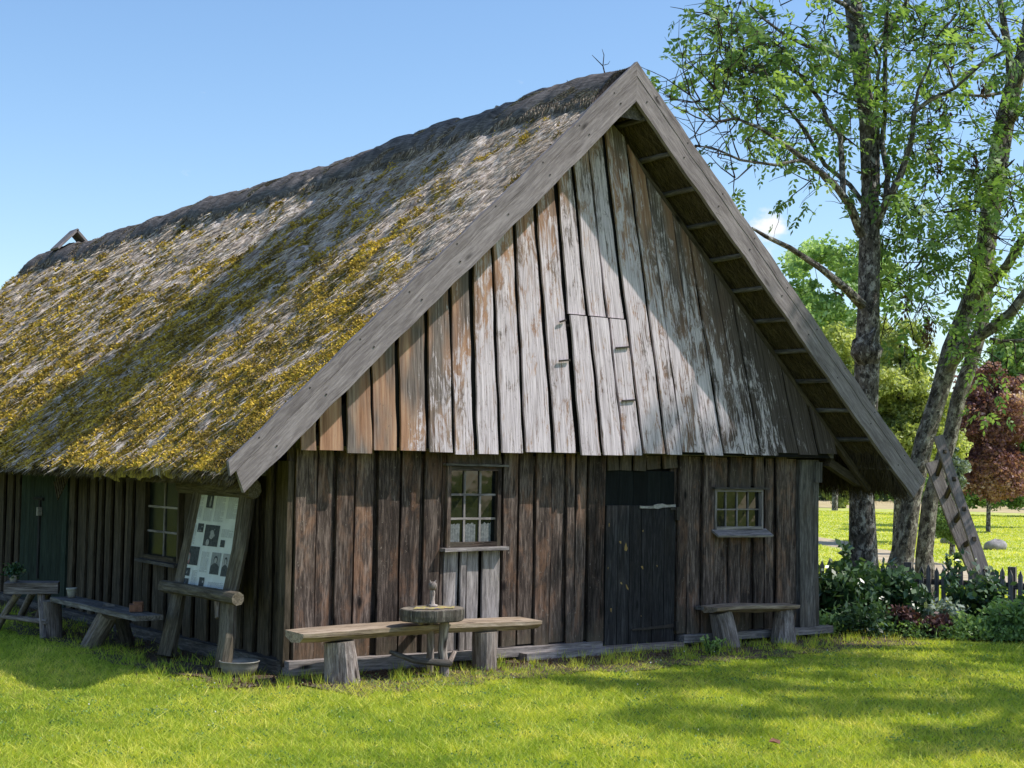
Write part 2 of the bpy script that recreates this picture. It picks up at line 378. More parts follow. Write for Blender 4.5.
# ------------------------------------------------------------------ dimensions of the barn
W = 5.73; XR = W/2; ZA = 5.10; K = .942; OV = .59; CLAD = .22
LEN = 15.1
sl = np.array([1, 0, K]); sl = sl/np.linalg.norm(sl)              # up the left slope
nl = np.array([-K, 0, 1]); nl = nl/np.linalg.norm(nl)             # out of the left slope
def zroof(x, off=0.0): return ZA-K*abs(x-XR)-off

barn = empty('barn', (XR, 8.0, 0), 'old thatched barn with steep mossy straw roof and dark plank walls', 'barn')

# --- dark core so nothing shows through the gaps
def core():
    V = [(.05, .05, 0), (W-.05, .05, 0), (W-.05, 15.6, 0), (.05, 15.6, 0)]
    zt = 1.66; V += [(x, y, zt) for (x, y, _) in V]
    V += [(XR, .05-.15, 4.55), (XR, 15.6, 4.55)]
    V += [(.05, -.10, 1.8), (W-.05, -.10, 1.8)]
    F = [(0, 1, 5, 4), (1, 2, 6, 5), (3, 0, 4, 7), (2, 3, 7, 6), (4, 5, 11, 10), (10, 11, 8), (10, 8, 9, 7, 4), (11, 5, 6, 9, 8), (6, 7, 9)]
    m = MB(); m.add(V, F); m.build('inner_wall', M['black'], barn)
core()

def wall_boards(mb, xs, y, z0, z1, axis=0, out=-1, skip=None, proud=.028, base=0.0):
    """board-on-board cladding; xs = board joints; alternate boards stand proud"""
    for i in range(len(xs)-1):
        a, b = xs[i], xs[i+1]; c = (a+b)/2; w = (b-a)
        gap = .020+.026*random.random()
        segsz = [(z0, z1)]
        if skip:
            for (sa, sb, za, zb) in skip:
                if c > sa and c < sb: segsz = [(q0, q1) for (q0, q1) in ((z0, za), (zb, z1)) if q1-q0 > .02]
        ln = random.uniform(-.012, .012)
        for (q0, q1) in segsz:
            dz = random.uniform(-.015, .015) if q0 == z0 else 0
            off = y+out*(base+proud*(random.uniform(.15, .5) if (i % 2) else random.uniform(.9, 1.25)))
            if axis == 0: p0, p1, wd = (c+ln, off, q0+dz), (c-ln, off, q1), (1, 0, 0)
            else: p0, p1, wd = (off, c+ln, q0+dz), (off, c-ln, q1), (0, 1, 0)
            mb.plank(p0, p1, wd, max(w-gap, .03), .024, segs=6, jit=.003, bow=random.uniform(-.006, .006))
# lower front wall
xsF = [-.009, .189, .343, .516, .715, .937, 1.145, 1.337, 1.49, 1.62, 1.76, 1.925, 2.1, 2.278, 2.45, 2.60, 2.72, 2.85, 3.045]
xsF2 = [3.885, 4.02, 4.19, 4.355, 4.53, 4.69, 4.84, 5.0, 5.15, 5.30, 5.45]
WIN1 = (1.37, 1.905, .935, 1.60); WIN2 = (4.335, 4.955, 1.05, 1.425)
f = MB()
wall_boards(f, [x for x in xsF if x <= 1.34]+[1.355], 0, .09, 1.80, skip=None)
wall_boards(f, [1.355, 1.925], 0, 1.605, 1.80)
wall_boards(f, [x for x in xsF if x >= 1.92], 0, .09, 1.80)
wall_boards(f, [3.045, 3.2, 3.36, 3.52, 3.7, 3.885], 0, 1.60, 1.80)
wall_boards(f, xsF2, 0, .10, 1.80, skip=[(4.36, 4.98, WIN2[2], WIN2[3])])
# darker battens in the joints
for x in xsF+xsF2:
    if 1.36 < x < 1.92: continue
    if 4.40 < x < 4.95:
        f.plank((x, .012, .1), (x, .012, 1.03), (1, 0, 0), .08, .02, segs=2); f.plank((x, .012, 1.46), (x, .012, 1.8), (1, 0, 0), .08, .02)
    else: f.plank((x, .022, .1), (x, .022, 1.8), (1, 0, 0), .08, .02, segs=2)
f.build('front_wall', M['wall'], barn)
p = MB()
p.plank((1.43, -.02, .09), (1.435, -.02, .90), (1, 0, 0), .13, .024, 4, .002)
p.plank((1.535, -.05, .09), (1.545, -.045, .905), (1, 0, 0), .05, .024, 4, .002)
p.plank((1.645, -.02, .09), (1.65, -.02, .90), (1, 0, 0), .11, .024, 4, .002)
p.plank((1.825, -.03, .09), (1.83, -.03, .90), (1, 0, 0), .17, .024, 4, .002)
p.build('wall_patch', M['grey'], barn)
# corner posts
c = MB(); c.plank((5.58, -.035, .02), (5.565, -.035, 1.72), (1, 0, 0), .26, .07, 6, .004)
c.plank((W-.02, .10, .02), (W-.02, .10, 1.72), (0, 1, 0), .24, .07, 4, .004)
c.build('corner_post', M['greydark'], barn)
c = MB(); c.plank((5.68, -.075, 1.5), (5.68, -.075, 1.70), (1, 0, 0), .09, .03, 1); c.build('wall_block', M['greydark'], barn)
# sill beams
s = MB()
s.plank((-.06, -.03, .045), (1.35, -.04, .035), (0, 1, 0), .16, .11, 6, .006)
s.plank((1.30, -.02, .05), (3.0, -.02, .05), (0, 1, 0), .14, .075, 6, .006)
s.plank((3.95, -.02, .06), (5.9, -.02, .06), (0, 1, 0), .13, .07, 6, .006)
s.plank((2.1, -.11, .015), (3.03, -.11, .015), (0, 1, 0), .16, .06, 4, .006)
s.build('sill_beam', M['grey'], barn)
s = MB(); s.plank((-.03, .0, .045), (-.05, 5.2, .0), (1, 0, 0), .16, .11, 12, .008); s.plank((-.05, 5.2, .0), (-.05, 15.5, .0), (1, 0, 0), .16, .11, 12, .008)
s.build('sill_beam', M['greydark'], barn)
# side walls
ys = [0.0]
for y in [.13, .28, .39, .55, .66, .80, .94, 1.1, 1.27, 1.43, 1.6, 1.78, 1.95, 2.05]: ys.append(y)
f = MB(); WIN3 = (2.07, 2.90, .70, 1.44)
wall_boards(f, ys, 0, .06, 1.62, 1, -1)
wall_boards(f, [2.05, 2.22, 2.4, 2.57, 2.75, 2.92], 0, .06, .70, 1, -1)
wall_boards(f, [2.05, 2.3, 2.6, 2.92], 0, 1.45, 1.62, 1, -1)
yy = [2.92, 3.11, 3.22, 3.36, 3.48, 3.6, 3.76, 3.9, 4.0, 4.12, 4.22, 4.36, 4.45, 4.62, 4.8, 4.92, 5.05]
wall_boards(f, yy, 0, .06, 1.62, 1, -1)
fA = f; f = MB(); y = 6.62; yy2 = [y]
while y < 15.4: y += random.uniform(.12, .2); yy2.append(y)
wall_boards(f, yy2, 0, .06, 1.62, 1, -1)
for y in ys+yy+yy2:
    if not (2.08 < y < 2.9): (fA if y < 5.8 else f).plank((.012, y, .06), (.012, y, 1.62), (0, 1, 0), .07, .02)
fA.plank((-.05, .02, .05), (-.035, .03, 1.62), (0, 1, 0), .11, .05, 4, .003)
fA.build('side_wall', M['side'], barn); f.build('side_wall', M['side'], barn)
f = MB(); y = .24
while y < 15.4:
    w = random.uniform(.13, .2); f.plank((W+.012, y+w/2, .06), (W+.012, y+w/2, 1.6), (0, 1, 0), w-.02, .024); y += w
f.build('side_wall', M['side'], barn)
f = MB(); x = .02
while x < W-.05:
    w = random.uniform(.15, .22); f.plank((x+w/2, 15.63, .06), (x+w/2, 15.63, max(1.6, zroof(x+w/2)-.35)), (1, 0, 0), w-.02, .024); x += w
f.build('rear_wall', M['side'], barn)

# --- gable cladding, leaning boards
gb = [-.08, .084, .322, .566, .802, 1.062, 1.319, 1.538, 1.772, 2.016, 2.319, 2.575, 2.827, 3.068, 3.295, 3.582, 3.772, 4.064, 4.287, 4.553, 4.76, 4.996, 5.278, 5.553, 5.80]
gl = [-.02, -.028, -.05, -.056, -.045, -.042, -.055, -.057, -.071, -.077, -.115, -.12, -.144, -.16, -.175, -.185, -.19, -.207, -.233, -.25, -.265, -.287, -.304, -.33, -.36]
g = MB(); hatch = MB()
def zcut(x): return zroof(x, .34 if x < XR else .34+.14*min(1, (x-XR)/.4))
HX0, HX1, HZ1 = 2.56, 3.30, 2.91
for i in range(len(gb)-1):
    a, b = gb[i], gb[i+1]; la, lb = gl[i], gl[i+1]; gap = random.uniform(.034, .052) if i < 15 else random.uniform(.014, .026)
    proud = CLAD+random.uniform(-.008, .016)
    zb_ = 1.70+.012*(a)+random.uniform(-.02, .02)
    parts = [(zb_, 9.9, g)]
    if 10 < i+1 < 14+0 and i in (11, 12, 13): pass
    is_h = i in (11, 12, 13) 
    if is_h: parts = [(zb_-.01, HZ1, hatch), (HZ1+.012, 9.9, g)]
    r_ = random.random()
    for (z0, z1, mb) in parts:
        rows = 26; V = []; G = []; ws = []; dks = []
        ph = random.random()*9
        e0 = a+gap/2; e1 = b-gap/2
        def edge(e, l, z): return e+l*(z-1.74)
        # top z where the board meets the rake on each edge
        def top(e, l):
            lo, hi = 1.6, 5.2
            for _ in range(30):
                mdl = (lo+hi)/2
                if mdl < zcut(edge(e, l, mdl)): lo = mdl
                else: hi = mdl
            return lo
        ta, tb = min(z1, top(e0, la)), min(z1, top(e1, lb))
        if max(ta, tb) <= z0+.03: continue
        ta, tb = max(ta, z0+.01), max(tb, z0+.01)
        yo = -(proud+(.022 if mb is hatch else 0)); bow = random.uniform(-.006, .006)
        for k in range(rows+1):
            fz = k/rows
            for (e, l, tt, sx) in ((e0, la, ta, -1), (e1, lb, tb, 1)):
                z = z0+(tt-z0)*fz
                x = edge(e, l, z)+.0035*math.sin(ph+z*7+sx)+.002*math.sin(ph*2+z*17)
                for yy_ in (yo, yo+.022):
                    V.append((x, yy_+bow*math.sin(z*2), z)); G.append((x-(a+b)/2-l*(z-1.74), yy_*1.0, z))
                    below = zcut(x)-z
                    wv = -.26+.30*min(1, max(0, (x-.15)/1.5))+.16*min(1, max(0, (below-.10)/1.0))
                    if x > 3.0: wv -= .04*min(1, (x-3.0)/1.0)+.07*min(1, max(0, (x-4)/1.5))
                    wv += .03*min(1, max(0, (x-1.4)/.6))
                    ws.append(wv+r_*.06); dks.append(max(0, min(1, (x-2.9)/1.6)))  # darkening grows rightward, adding shade contrast by colour
        F = []
        for k in range(rows):
            q = k*4   # order: (L front),(L back),(R front),(R back)
            F += [(q, q+2, q+6, q+4), (q+3, q+1, q+5, q+7), (q+1, q, q+4, q+5), (q+2, q+3, q+7, q+6)]
        F += [(0, 1, 3, 2), (rows*4, rows*4+2, rows*4+3, rows*4+1)]
        mb.add(V, F, G, r_, ws, dks)
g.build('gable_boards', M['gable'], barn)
ht = hatch.build('hatch', M['gable'], barn)
for (px, py, px2, py2) in ((559, 361, 570, 360), (560, 322, 566, 320), (616, 348, 629, 347), (622, 401, 635, 400)):
    a = pA(px, py, 1, -CLAD-.036); b = pA(px2, py2, 1, -CLAD-.036)
    h = MB(); h.plank(a, b, (0, 0, 1), .016, .012); h.build('hinge', M['iron'], ht)
# board behind the gable (closes gaps) and plate beam over the lower wall
bk = MB(); bk.add([(0, -CLAD+.03, 1.74), (W, -CLAD+.03, 1.74), (XR, -CLAD+.03, zcut(XR)-.02), (0, -.02, 1.74), (W, -.02, 1.74)],
                  [(0, 1, 2), (0, 3, 4, 1)]); bk.build('gable_backing', M['black'], barn)
bm_ = MB(); bm_.plank((-.02, -.09, 1.76), (W+.10, -.09, 1.78), (0, 1, 0), .10, .08, 6, .004)
bm_.plank((-.02, .4, 1.56), (-.02, 15.4, 1.56), (1, 0, 0), .12, .12, 4); bm_.build('wall_plate', M['greydark'], barn)

# --- bargeboards
def barge(side):
    m = MB(); sx = -1 if side < 0 else 1
    T = np.array([XR, -OV, ZA]); bw = .25
    dn = np.array([sx, 0, -K]); dn /= np.linalg.norm(dn); inn = np.array([-sx*K, 0, -1.]); inn /= np.linalg.norm(inn)
    L = (3.72/abs(dn[0])) if side < 0 else (3.77/abs(dn[0]))
    off = bw/2
    # two boards edge to edge, the crack between them shows
    for (lo, hi, yo) in ((0, .09, 0), (.093, bw, .003)):
        n = 70; V = []; G = []
        r_ = random.random()
        for k in range(n+1):
            f_ = k/n; s_ = L*f_
            for q in (lo, hi):
                s_ = K*q+(L-K*q)*f_
                # mitre at the top, square-cut foot
                s2 = s_
                if k == 0: s2 = (-q if False else q*(1/K)*1.0)*(0 if False else 1)
                sag = .006*math.sin(f_*9+sx)+.010*math.sin(f_*3)+.003*math.sin(f_*41+q*9)+.0025*math.sin(f_*83)
                P = T+dn*s_+inn*(q+sag*min(1, f_*8))
                if k == n and side < 0: P = P+dn*(-.03 if q == lo else .03)
                for yy_ in (yo-.018, yo+.02):
                    V.append(P+np.array([0, yy_, 0])); G.append((q, yy_, s_))
        F = []
        for k in range(n):
            q = k*4; F += [(q, q+2, q+6, q+4), (q+3, q+1, q+5, q+7), (q+1, q, q+4, q+5), (q+2, q+3, q+7, q+6)]
        F += [(0, 1, 3, 2), (n*4, n*4+2, n*4+3, n*4+1)]
        if side > 0: F = [tuple(reversed(q)) for q in F]
        m.add(V, F, G, r_)
    bb_ = m.build('bargeboard', M['barge'], barn); nm = MB()
    for k in range(9):
        for q in (.05, .17):
            P = T+dn*(.35+.55*k+random.uniform(-.05, .05))+inn*(q+random.uniform(-.01, .01))+np.array([0, -.021, 0]); nm.tube([P, P+np.array([0, .004, 0])], [.007, .007], 6, 0)
    nm.build('nails', M['iron'], bb_)['kind'] = 'stuff'
barge(-1); barge(1)
# inner fly rafters and battens seen under the verge overhang
rf = MB()
for sx in (-1, 1):
    dn = np.array([sx, 0, -K]); dn /= np.linalg.norm(dn); inn = np.array([-sx*K, 0, -1.]); inn /= np.linalg.norm(inn)
    for (yy_, q, w_) in ((-CLAD+.045, .30, .05),):
        a = np.array([XR, yy_, ZA-.02])+inn*q+dn*.15; b = a+dn*4.85
        rf.plank(a, b, (0, 1, 0), w_, .055, 6, .002)
rf.build('rafter', M['side'], barn)
for sx in (-1, 1):
    dn = np.array([sx, 0, -K]); dn /= np.linalg.norm(dn); inn = np.array([-sx*K, 0, -1.]); inn /= np.linalg.norm(inn)
    for k in range(12):
        a = np.array([XR, -OV+.03, ZA])+inn*.245+dn*(.42+.395*k)
        b = a+np.array([0, OV-CLAD, 0])+np.array([0, .05, random.uniform(-.012, .012)])
        m = MB(); m.tube([a, b], [.022, .026], 7, .1); m.build('batten', M['greydark'], barn, True)
# heavy purlin end at the right eave
m = MB(); a = pA(826, 455, 1, -.30); m.plank((W+.05, -.10, 1.70), (W+.50, -.10, 1.50), (0, 1, 0), .08, .08, 3, .004); m.build('eave_beam', M['side'], barn)

# --- thatch
TH0 = .035   # thatch surface below the bargeboard's top edge (perpendicular)
def slope_pt(side, u, y, off):
    """u = distance down the slope from the ridge; off = height above nominal surface"""
    sx = -1 if side < 0 else 1
    u = np.asarray(u, float); c = 1/math.sqrt(1+K*K)
    x = XR+sx*u*c; z = ZA-u*c*K
    n = np.array([sx*K, 0, 1])*c
    return np.stack([x+n[0]*off, np.asarray(y)+0*x, z+n[2]*off], -1)
UE = 3.75*math.sqrt(1+K*K)
def surf_off(u, y, side):
    d = -TH0+.055*(fbm(y*1.1, u*.45, s=3)-.5)+.10*(fbm(y*5, u*2.4, s=5, o=3)-.5)+.105*(fbm(y*13, u*5.5, s=9, o=3)-.5)
    # keep low next to the bargeboard
    e = np.clip((y+OV)/.5, 0, 1)
    return d*e+(-.055)*(1-e)+.02*np.sin(y*.8+1)*e
def moss_mask(u, y):
    b = fbm(y*2.6+3, u*1.9, s=21, o=4); b2 = fbm(y*9, u*5.2, s=31, o=4)
    grad = np.clip((u-.5)/3.6, 0, 1)
    far = np.clip((y-4)/9, 0, 1)*.05
    near = -.05*np.clip(1-(y+.6)/1.4, 0, 1)
    return .24+.75*(b-.5)+.50*grad**.9+1.0*(b2-.5)+far+near
def slope(side):
    yv = np.concatenate([np.arange(-OV+.025, 5, .03), np.arange(5, LEN+.01, .055)]); uv = np.arange(.05, UE+.001, .03)
    if side > 0: yv = np.arange(-OV+.025, LEN, .15); uv = np.linspace(.05, UE, 60)
    Y, U = np.meshgrid(yv, uv); off = surf_off(U, Y, side)
    ragged = .05*(fbm(Y*9, 0*Y, s=77)-.5)+.04*np.sin(Y*1.3)
    U2 = U+ragged*(U/UE)**6
    V = slope_pt(side, U2, Y, 0)+0
    c = 1/math.sqrt(1+K*K); n = np.array([(-1 if side < 0 else 1)*K, 0, 1])*c
    eave_round = -.10*np.clip((U-(UE-.16))/.16, 0, 1)**2
    V = V+n*(off+eave_round)[..., None]
    V = V.reshape(-1, 3); nr, nc = U.shape; idx = np.arange(nr*nc).reshape(nr, nc)
    F = np.stack([idx[:-1, :-1], idx[:-1, 1:], idx[1:, 1:], idx[1:, :-1]], -1).reshape(-1, 4)
    if side < 0: F = F[:, ::-1]
    ms = moss_mask(U, Y).ravel()
    G = np.stack([Y.ravel(), off.ravel(), U.ravel()], -1)
    # far and near cut ends closed by underside box
    # underside + eave lip
    und = []
    yy_ = yv; m = len(yy_); TT = .155
    top = V.reshape(nr, nc, 3)[-1]
    rag = .035*(fbm(yy_*7, 0*yy_, s=55)-.5)
    lip = slope_pt(side, UE-.10+rag, yy_, 0)+n*(-TT+.01)
    # sagging shaggy lip: hangs below
    inner = slope_pt(side, np.full(m, UE-.5), yy_, 0)+n*(-.225); ridge = slope_pt(side, np.full(m, .05), yy_, 0)+n*(-.225)
    V2 = np.concatenate([top, lip, inner, ridge]); I = np.arange(4*m).reshape(4, m)
    F2 = np.concatenate([np.stack([I[k, :-1], I[k, 1:], I[k+1, 1:], I[k+1, :-1]], -1) for k in range(3)])
    if side < 0: F2 = F2[:, ::-1]
    gg = np.stack([np.tile(yy_, 4), V2[:, 2]*0+np.repeat([0, .1, .2, .3], m), np.repeat([0, .12, .5, UE], m)], -1)
    roof = raw_mesh('thatch_slope', V, F, M['thatch'], barn, attrs={'g': G, 'moss': ms}, smooth=True)
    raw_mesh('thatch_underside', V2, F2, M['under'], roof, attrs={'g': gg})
    # verge end faces
    for ye in (yv[0], yv[-1]):
        ends = np.array([slope_pt(side, .05, ye, -.03), slope_pt(side, UE-.05, ye, -.06), slope_pt(side, UE-.1, ye, -TT), slope_pt(side, .05, ye, -TT)])
        raw_mesh('thatch_end', ends, [[0, 1, 2, 3]], M['under'], roof, attrs={'g': ends})
    return roof
roofL = slope(-1); roofR = slope(1)
def thatch_detail():
    c = 1/math.sqrt(1+K*K); n = np.array([-K, 0, 1])*c; d = np.array([-1, 0, -K])*c
    def ys(N): 
        q = rng.random(N); return -OV+.03+(LEN-.1+OV)*(q**1.55)
    # straws lying down the slope
    N = 135000; Y = ys(N); U = rng.uniform(.2, UE, N); ms = moss_mask(U, Y)
    keep = rng.random(N) < np.clip(1.1-.9*ms, .32, 1); Y, U = Y[keep], U[keep]; N = len(Y)
    P = slope_pt(-1, U, Y, 0)+n*(surf_off(U, Y, -1)+rng.uniform(-.004, .008, len(U)))[:, None]
    L = rng.uniform(.04, .12, N)*(1+.05*Y)
    D = d*L[:, None]+n*(L*rng.uniform(.02, .28, N))[:, None]+np.array([0, 1, 0])*(L*rng.normal(0, .26, N))[:, None]
    V, F = blades(P, D, .006+.0009*Y)
    raw_mesh('loose_straw', V, F, M['straw'], roofL, attrs={'r': np.repeat(np.clip(rng.normal(.5, .25, N)*(.6+.8*fbm(Y*3, U*1.5, s=4)), 0, 1), 3)})['kind'] = 'stuff'
    # moss tufts
    N = 420000; Y = ys(N); U = rng.uniform(.3, UE+.02, N); ms = moss_mask(U, Y)+.7*(fbm(Y*22, U*10, s=44, o=3)-.5)
    k = ms > .49+.22*rng.random(N); Y, U = Y[k], U[k]; N = len(Y)
    P = slope_pt(-1, U, Y, 0)+n*(surf_off(U, Y, -1)+rng.uniform(-.004, .026, N))[:, None]
    V, F = cards(P, .014+.0015*Y, up=n*.9+d*.4, elong=1.7)
    sh = np.clip(.15+1.0*fbm(Y*8, U*4, s=66, o=3)-.25+rng.normal(0, .16, N), 0, 1)
    raw_mesh('moss', V, F, M['moss'], roofL, attrs={'r': np.repeat(sh, 4)})['kind'] = 'stuff'
    # shaggy eaves and verge
    for side in (-1, 1):
        root = roofL if side < 0 else roofR
        nn = np.array([side*K, 0, 1])*c; dd = np.array([side, 0, -K])*c
        N = 42000 if side < 0 else 26000; q = rng.random(N); Y = -OV+.03+(LEN-.2+OV)*(q**1.6)
        t = rng.random(N); U = UE-.30*rng.random(N)**1.5-.02
        P = slope_pt(side, U, Y, 0)+nn*(-.06-.09*t)[:, None]
        L = rng.uniform(.02, .075, N)
        D = dd*L[:, None]+nn*(-L*rng.uniform(.0, .45, N))[:, None]+np.array([0, 1, 0])*(L*rng.normal(0, .3, N))[:, None]
        V, F = blades(P, D, .007+.0006*Y)
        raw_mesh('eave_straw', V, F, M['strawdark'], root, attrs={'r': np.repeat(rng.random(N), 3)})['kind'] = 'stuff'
        if side > 0:
            N = 16000; Y = -OV+.06+9*rng.random(N)**1.7; U = UE-.06-.55*rng.random(N)
            P = slope_pt(side, U, Y, 0)+nn*(-.21); L = rng.uniform(.08, .21, N)
            D = np.stack([L*rng.uniform(-.1, .7, N), L*rng.normal(0, .25, N), -L], -1)
            V, F = blades(P, D, .009); raw_mesh('eave_straw', V, F, M['strawdark'], root, attrs={'r': np.repeat(rng.random(N)*.6, 3)})['kind'] = 'stuff'
        # underside straws between battens
        N = 9000; Y = rng.uniform(-OV+.05, -.1, N); U = rng.uniform(.3, UE-.1, N)
        P = slope_pt(side, U, Y, 0)+nn*(-.228); L = rng.uniform(.05, .16, N)
        D = dd*L[:, None]-nn*(L*rng.uniform(.0, .12, N))[:, None]+np.array([0, 1, 0])*(L*rng.normal(0, .35, N))[:, None]
        V, F = blades(P, D, .006)
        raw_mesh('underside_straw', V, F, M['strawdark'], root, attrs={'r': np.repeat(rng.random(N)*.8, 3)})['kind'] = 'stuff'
    # wisps poking out below the left bargeboard
    N = 130; U = rng.uniform(.4, UE-.2, N); P = slope_pt(-1, U, np.full(N, -OV+.05), 0)-n*.21
    D = np.stack([rng.uniform(-.09, .01, N), rng.uniform(-.05, .02, N), rng.uniform(-.14, -.02, N)], -1)
    V, F = blades(P, D*rng.uniform(.4, 1.0, N)[:, None], .007)
    raw_mesh('straw_wisps', V, F, M['straw'], roofL, attrs={'r': np.full(3*N, .8)})['kind'] = 'stuff'
thatch_detail()
# ridge cap
def ridge():
    yv = np.concatenate([np.arange(-OV+.06, 5, .035), np.arange(5, LEN+.12, .07)])
    prof = [(-.60, -.585), (-.50, -.475), (-.40, -.345), (-.32, -.235), (-.23, -.105), (-.14, -.02), (-.05, .03), (.05, .03), (.14, -.02), (.23, -.11), (.33, -.25), (.45, -.42), (.5, -.52)]
    # bevel curve: steep sided roll lying over the ridge
    prof = [(-.43, -.44), (-.42, -.35), (-.37, -.26), (-.29, -.17), (-.19, -.08), (-.10, -.02), (0, .01), (.10, -.02), (.19, -.08), (.29, -.17), (.37, -.26), (.42, -.35), (.43, -.44)]
    m = len(prof); V = []; G = []
    for y in yv:
        wv = .022*math.sin(y*.9+.4)+.012*math.sin(y*2.3+1); e = min(1, (y+OV)/.5)
        lap = ((y+.9) % 1.85)/1.85*.03
        jag = .05*(float(fbm(y*6, 0.3, s=8))-.5)
        for j, (dx, dz) in enumerate(prof):
            q = (abs(dx)/.47)**3
            nn_ = .075*(float(vnoise(y*9, j*1.3, s=2))-.5)+.05*(float(vnoise(y*3, j*.8, s=4))-.5)
            s_ = 1+(jag*2*q)
            V.append((XR+dx*s_*(1+nn_*1.2), y, ZA-.05+dz*(1+jag*q)+(wv+lap)*e+nn_*.7)); G.append((y, j*.1, dz))
    V = np.array(V); I = np.arange(len(yv)*m).reshape(len(yv), m)
    F = np.stack([I[:-1, :-1], I[1:, :-1], I[1:, 1:], I[:-1, 1:]], -1).reshape(-1, 4)[:, ::-1]
    F = [list(q) for q in F]+[list(I[0]), list(I[-1][::-1])]
    cap = raw_mesh('ridge_cap', V, F, M['cap'], barn, attrs={'g': np.array(G)}, smooth=True)
    N = 60000; q = rng.random(N)**1.5; Y = -OV+.08+(LEN+OV)*q; th = rng.uniform(-1, 1, N)
    X = XR+th*.425; Z = ZA-.05-np.abs(th)**1.6*.35+.0+.022*np.sin(Y*.9+.4)+.012*np.sin(Y*2.3+1)+((Y+.9) % 1.85)/1.85*.03
    low = np.abs(th) > .8; L = rng.uniform(.03, .12, N)
    D = np.stack([np.sign(th)*L*.35*np.where(low, 1.2, .8), L*rng.choice([-1, 1], N)*np.where(low, .35, .7), -L*np.where(low, .8, .35)*np.abs(th)+L*rng.uniform(-.1, .06, N)], -1)
    V, F = blades(np.stack([X, Y, Z], -1), D, .007+.0006*Y)
    raw_mesh('ridge_straw', V, F, M['straw'], cap, attrs={'r': np.repeat(rng.random(N)**1.6*.55, 3)})['kind'] = 'stuff'
    # small plank saddle sitting on the far end of the ridge
    m_ = MB(); y0 = 13.7
    m_.plank((XR-.30, y0, ZA-.12), (XR+.02, y0, ZA+.22), (0, 1, 0), .38, .035); m_.plank((XR+.32, y0, ZA-.12), (XR+.0, y0, ZA+.20), (0, 1, 0), .38, .035)
    m_.build('ridge_saddle', M['barge'], barn)
ridge()

# --- windows
def window(name_axis, a0, a1, z0, z1, nx, nz, pos, mat_f, sillmat, out=-1, curtain=0, lintel=True, gm=None, slope_sill=False, fr=.035):
    def P(a, o, z): return (a, pos+out*o, z) if name_axis == 0 else (pos+out*o, a, z)
    wd = (1, 0, 0) if name_axis == 0 else (0, 1, 0)
    root = None
    m = MB()
    m.plank(P(a0+fr/2, .035, z0), P(a0+fr/2, .035, z1), wd, fr, .05); m.plank(P(a1-fr/2, .035, z0), P(a1-fr/2, .035, z1), wd, fr, .05)
    m.plank(P(a0+fr, .035, z1-fr/2), P(a1-fr, .035, z1-fr/2), (0, 0, 1), fr, .05); m.plank(P(a0+fr, .035, z0+fr*.6), P(a1-fr, .035, z0+fr*.6), (0, 0, 1), fr*1.2, .05)
    win = m.build('window', mat_f, barn)
    m = MB()
    for i in range(1, nx): x = a0+fr+(a1-a0-2*fr)*i/nx; m.plank(P(x, .021, z0+fr), P(x, .021, z1-fr), wd, .40*fr+.004, .012)
    for j in range(1, nz): z = z0+fr+(z1-z0-2*fr)*j/nz; m.plank(P(a0+fr, .022, z), P(a1-fr, .022, z), (0, 0, 1), .40*fr+.004, .011)
    m.build('glazing_bar', M['grey'], win)
    for i in range(nx):
        for j in range(nz):
            x0 = a0+fr+(a1-a0-2*fr)*i/nx; x1 = a0+fr+(a1-a0-2*fr)*(i+1)/nx
            q0 = z0+fr+(z1-z0-2*fr)*j/nz; q1 = z0+fr+(z1-z0-2*fr)*(j+1)/nz
            m = MB(); t = [random.uniform(-.003, .003) for _ in range(4)]
            V = [P(x0, .014+t[0], q0), P(x1, .014+t[1], q0), P(x1, .014+t[2], q1), P(x0, .014+t[3], q1)]
            m.add(V, [(0, 1, 2, 3)] if name_axis == 0 else [(3, 2, 1, 0)]); m.build('pane', M['glass' if name_axis == 0 else 'glass_dull'], win)
            if curtain and j == 0:
                m = MB(); n = 8; V = []
                for k in range(n+1):
                    xx = x0+.012+(x1-x0-.05)*k/n
                    for zz in (q0+.005, q1-.03-random.random()*.02): V.append(P(xx, .0165+.002*(k % 2), zz))
                m.add(V, [(2*k, 2*k+2, 2*k+3, 2*k+1) for k in range(n)]); m.build('curtain', M['curtain'], win)
    m = MB()
    if slope_sill: m.plank(P(a0-.03, .085, z0-.03), P(a1+.06, .085, z0-.035), (0, out*.8, -.45) if name_axis == 0 else (out*.8, 0, -.45), .12, .02, 3, .002)
    else: m.plank(P(a0-.05, .06, z0-.018), P(a1+.05, .06, z0-.012), (0, 1, 0) if name_axis == 0 else (1, 0, 0), .11, .028, 3, .002)
    m.build('sill', sillmat, win)
    if lintel:
        m = MB(); m.plank(P(a0-.03, .055, z1+.012), P(a1+.06, .055, z1+.010), (0, 1, 0) if name_axis == 0 else (1, 0, 0), .06, .018, 3, .002); m.build('drip_board', M['greydark'], win)
    return win
window(0, *WIN1[:2], *WIN1[2:], 3, 3, 0, M['wall'], M['grey'], curtain=1)
window(0, *WIN2[:2], *WIN2[2:], 4, 2, 0, M['grey'], M['grey'], slope_sill=True, fr=.022)
window(1, *WIN3[:2], *WIN3[2:], 2, 3, 0, M['side'], M['greydark'], lintel=False)

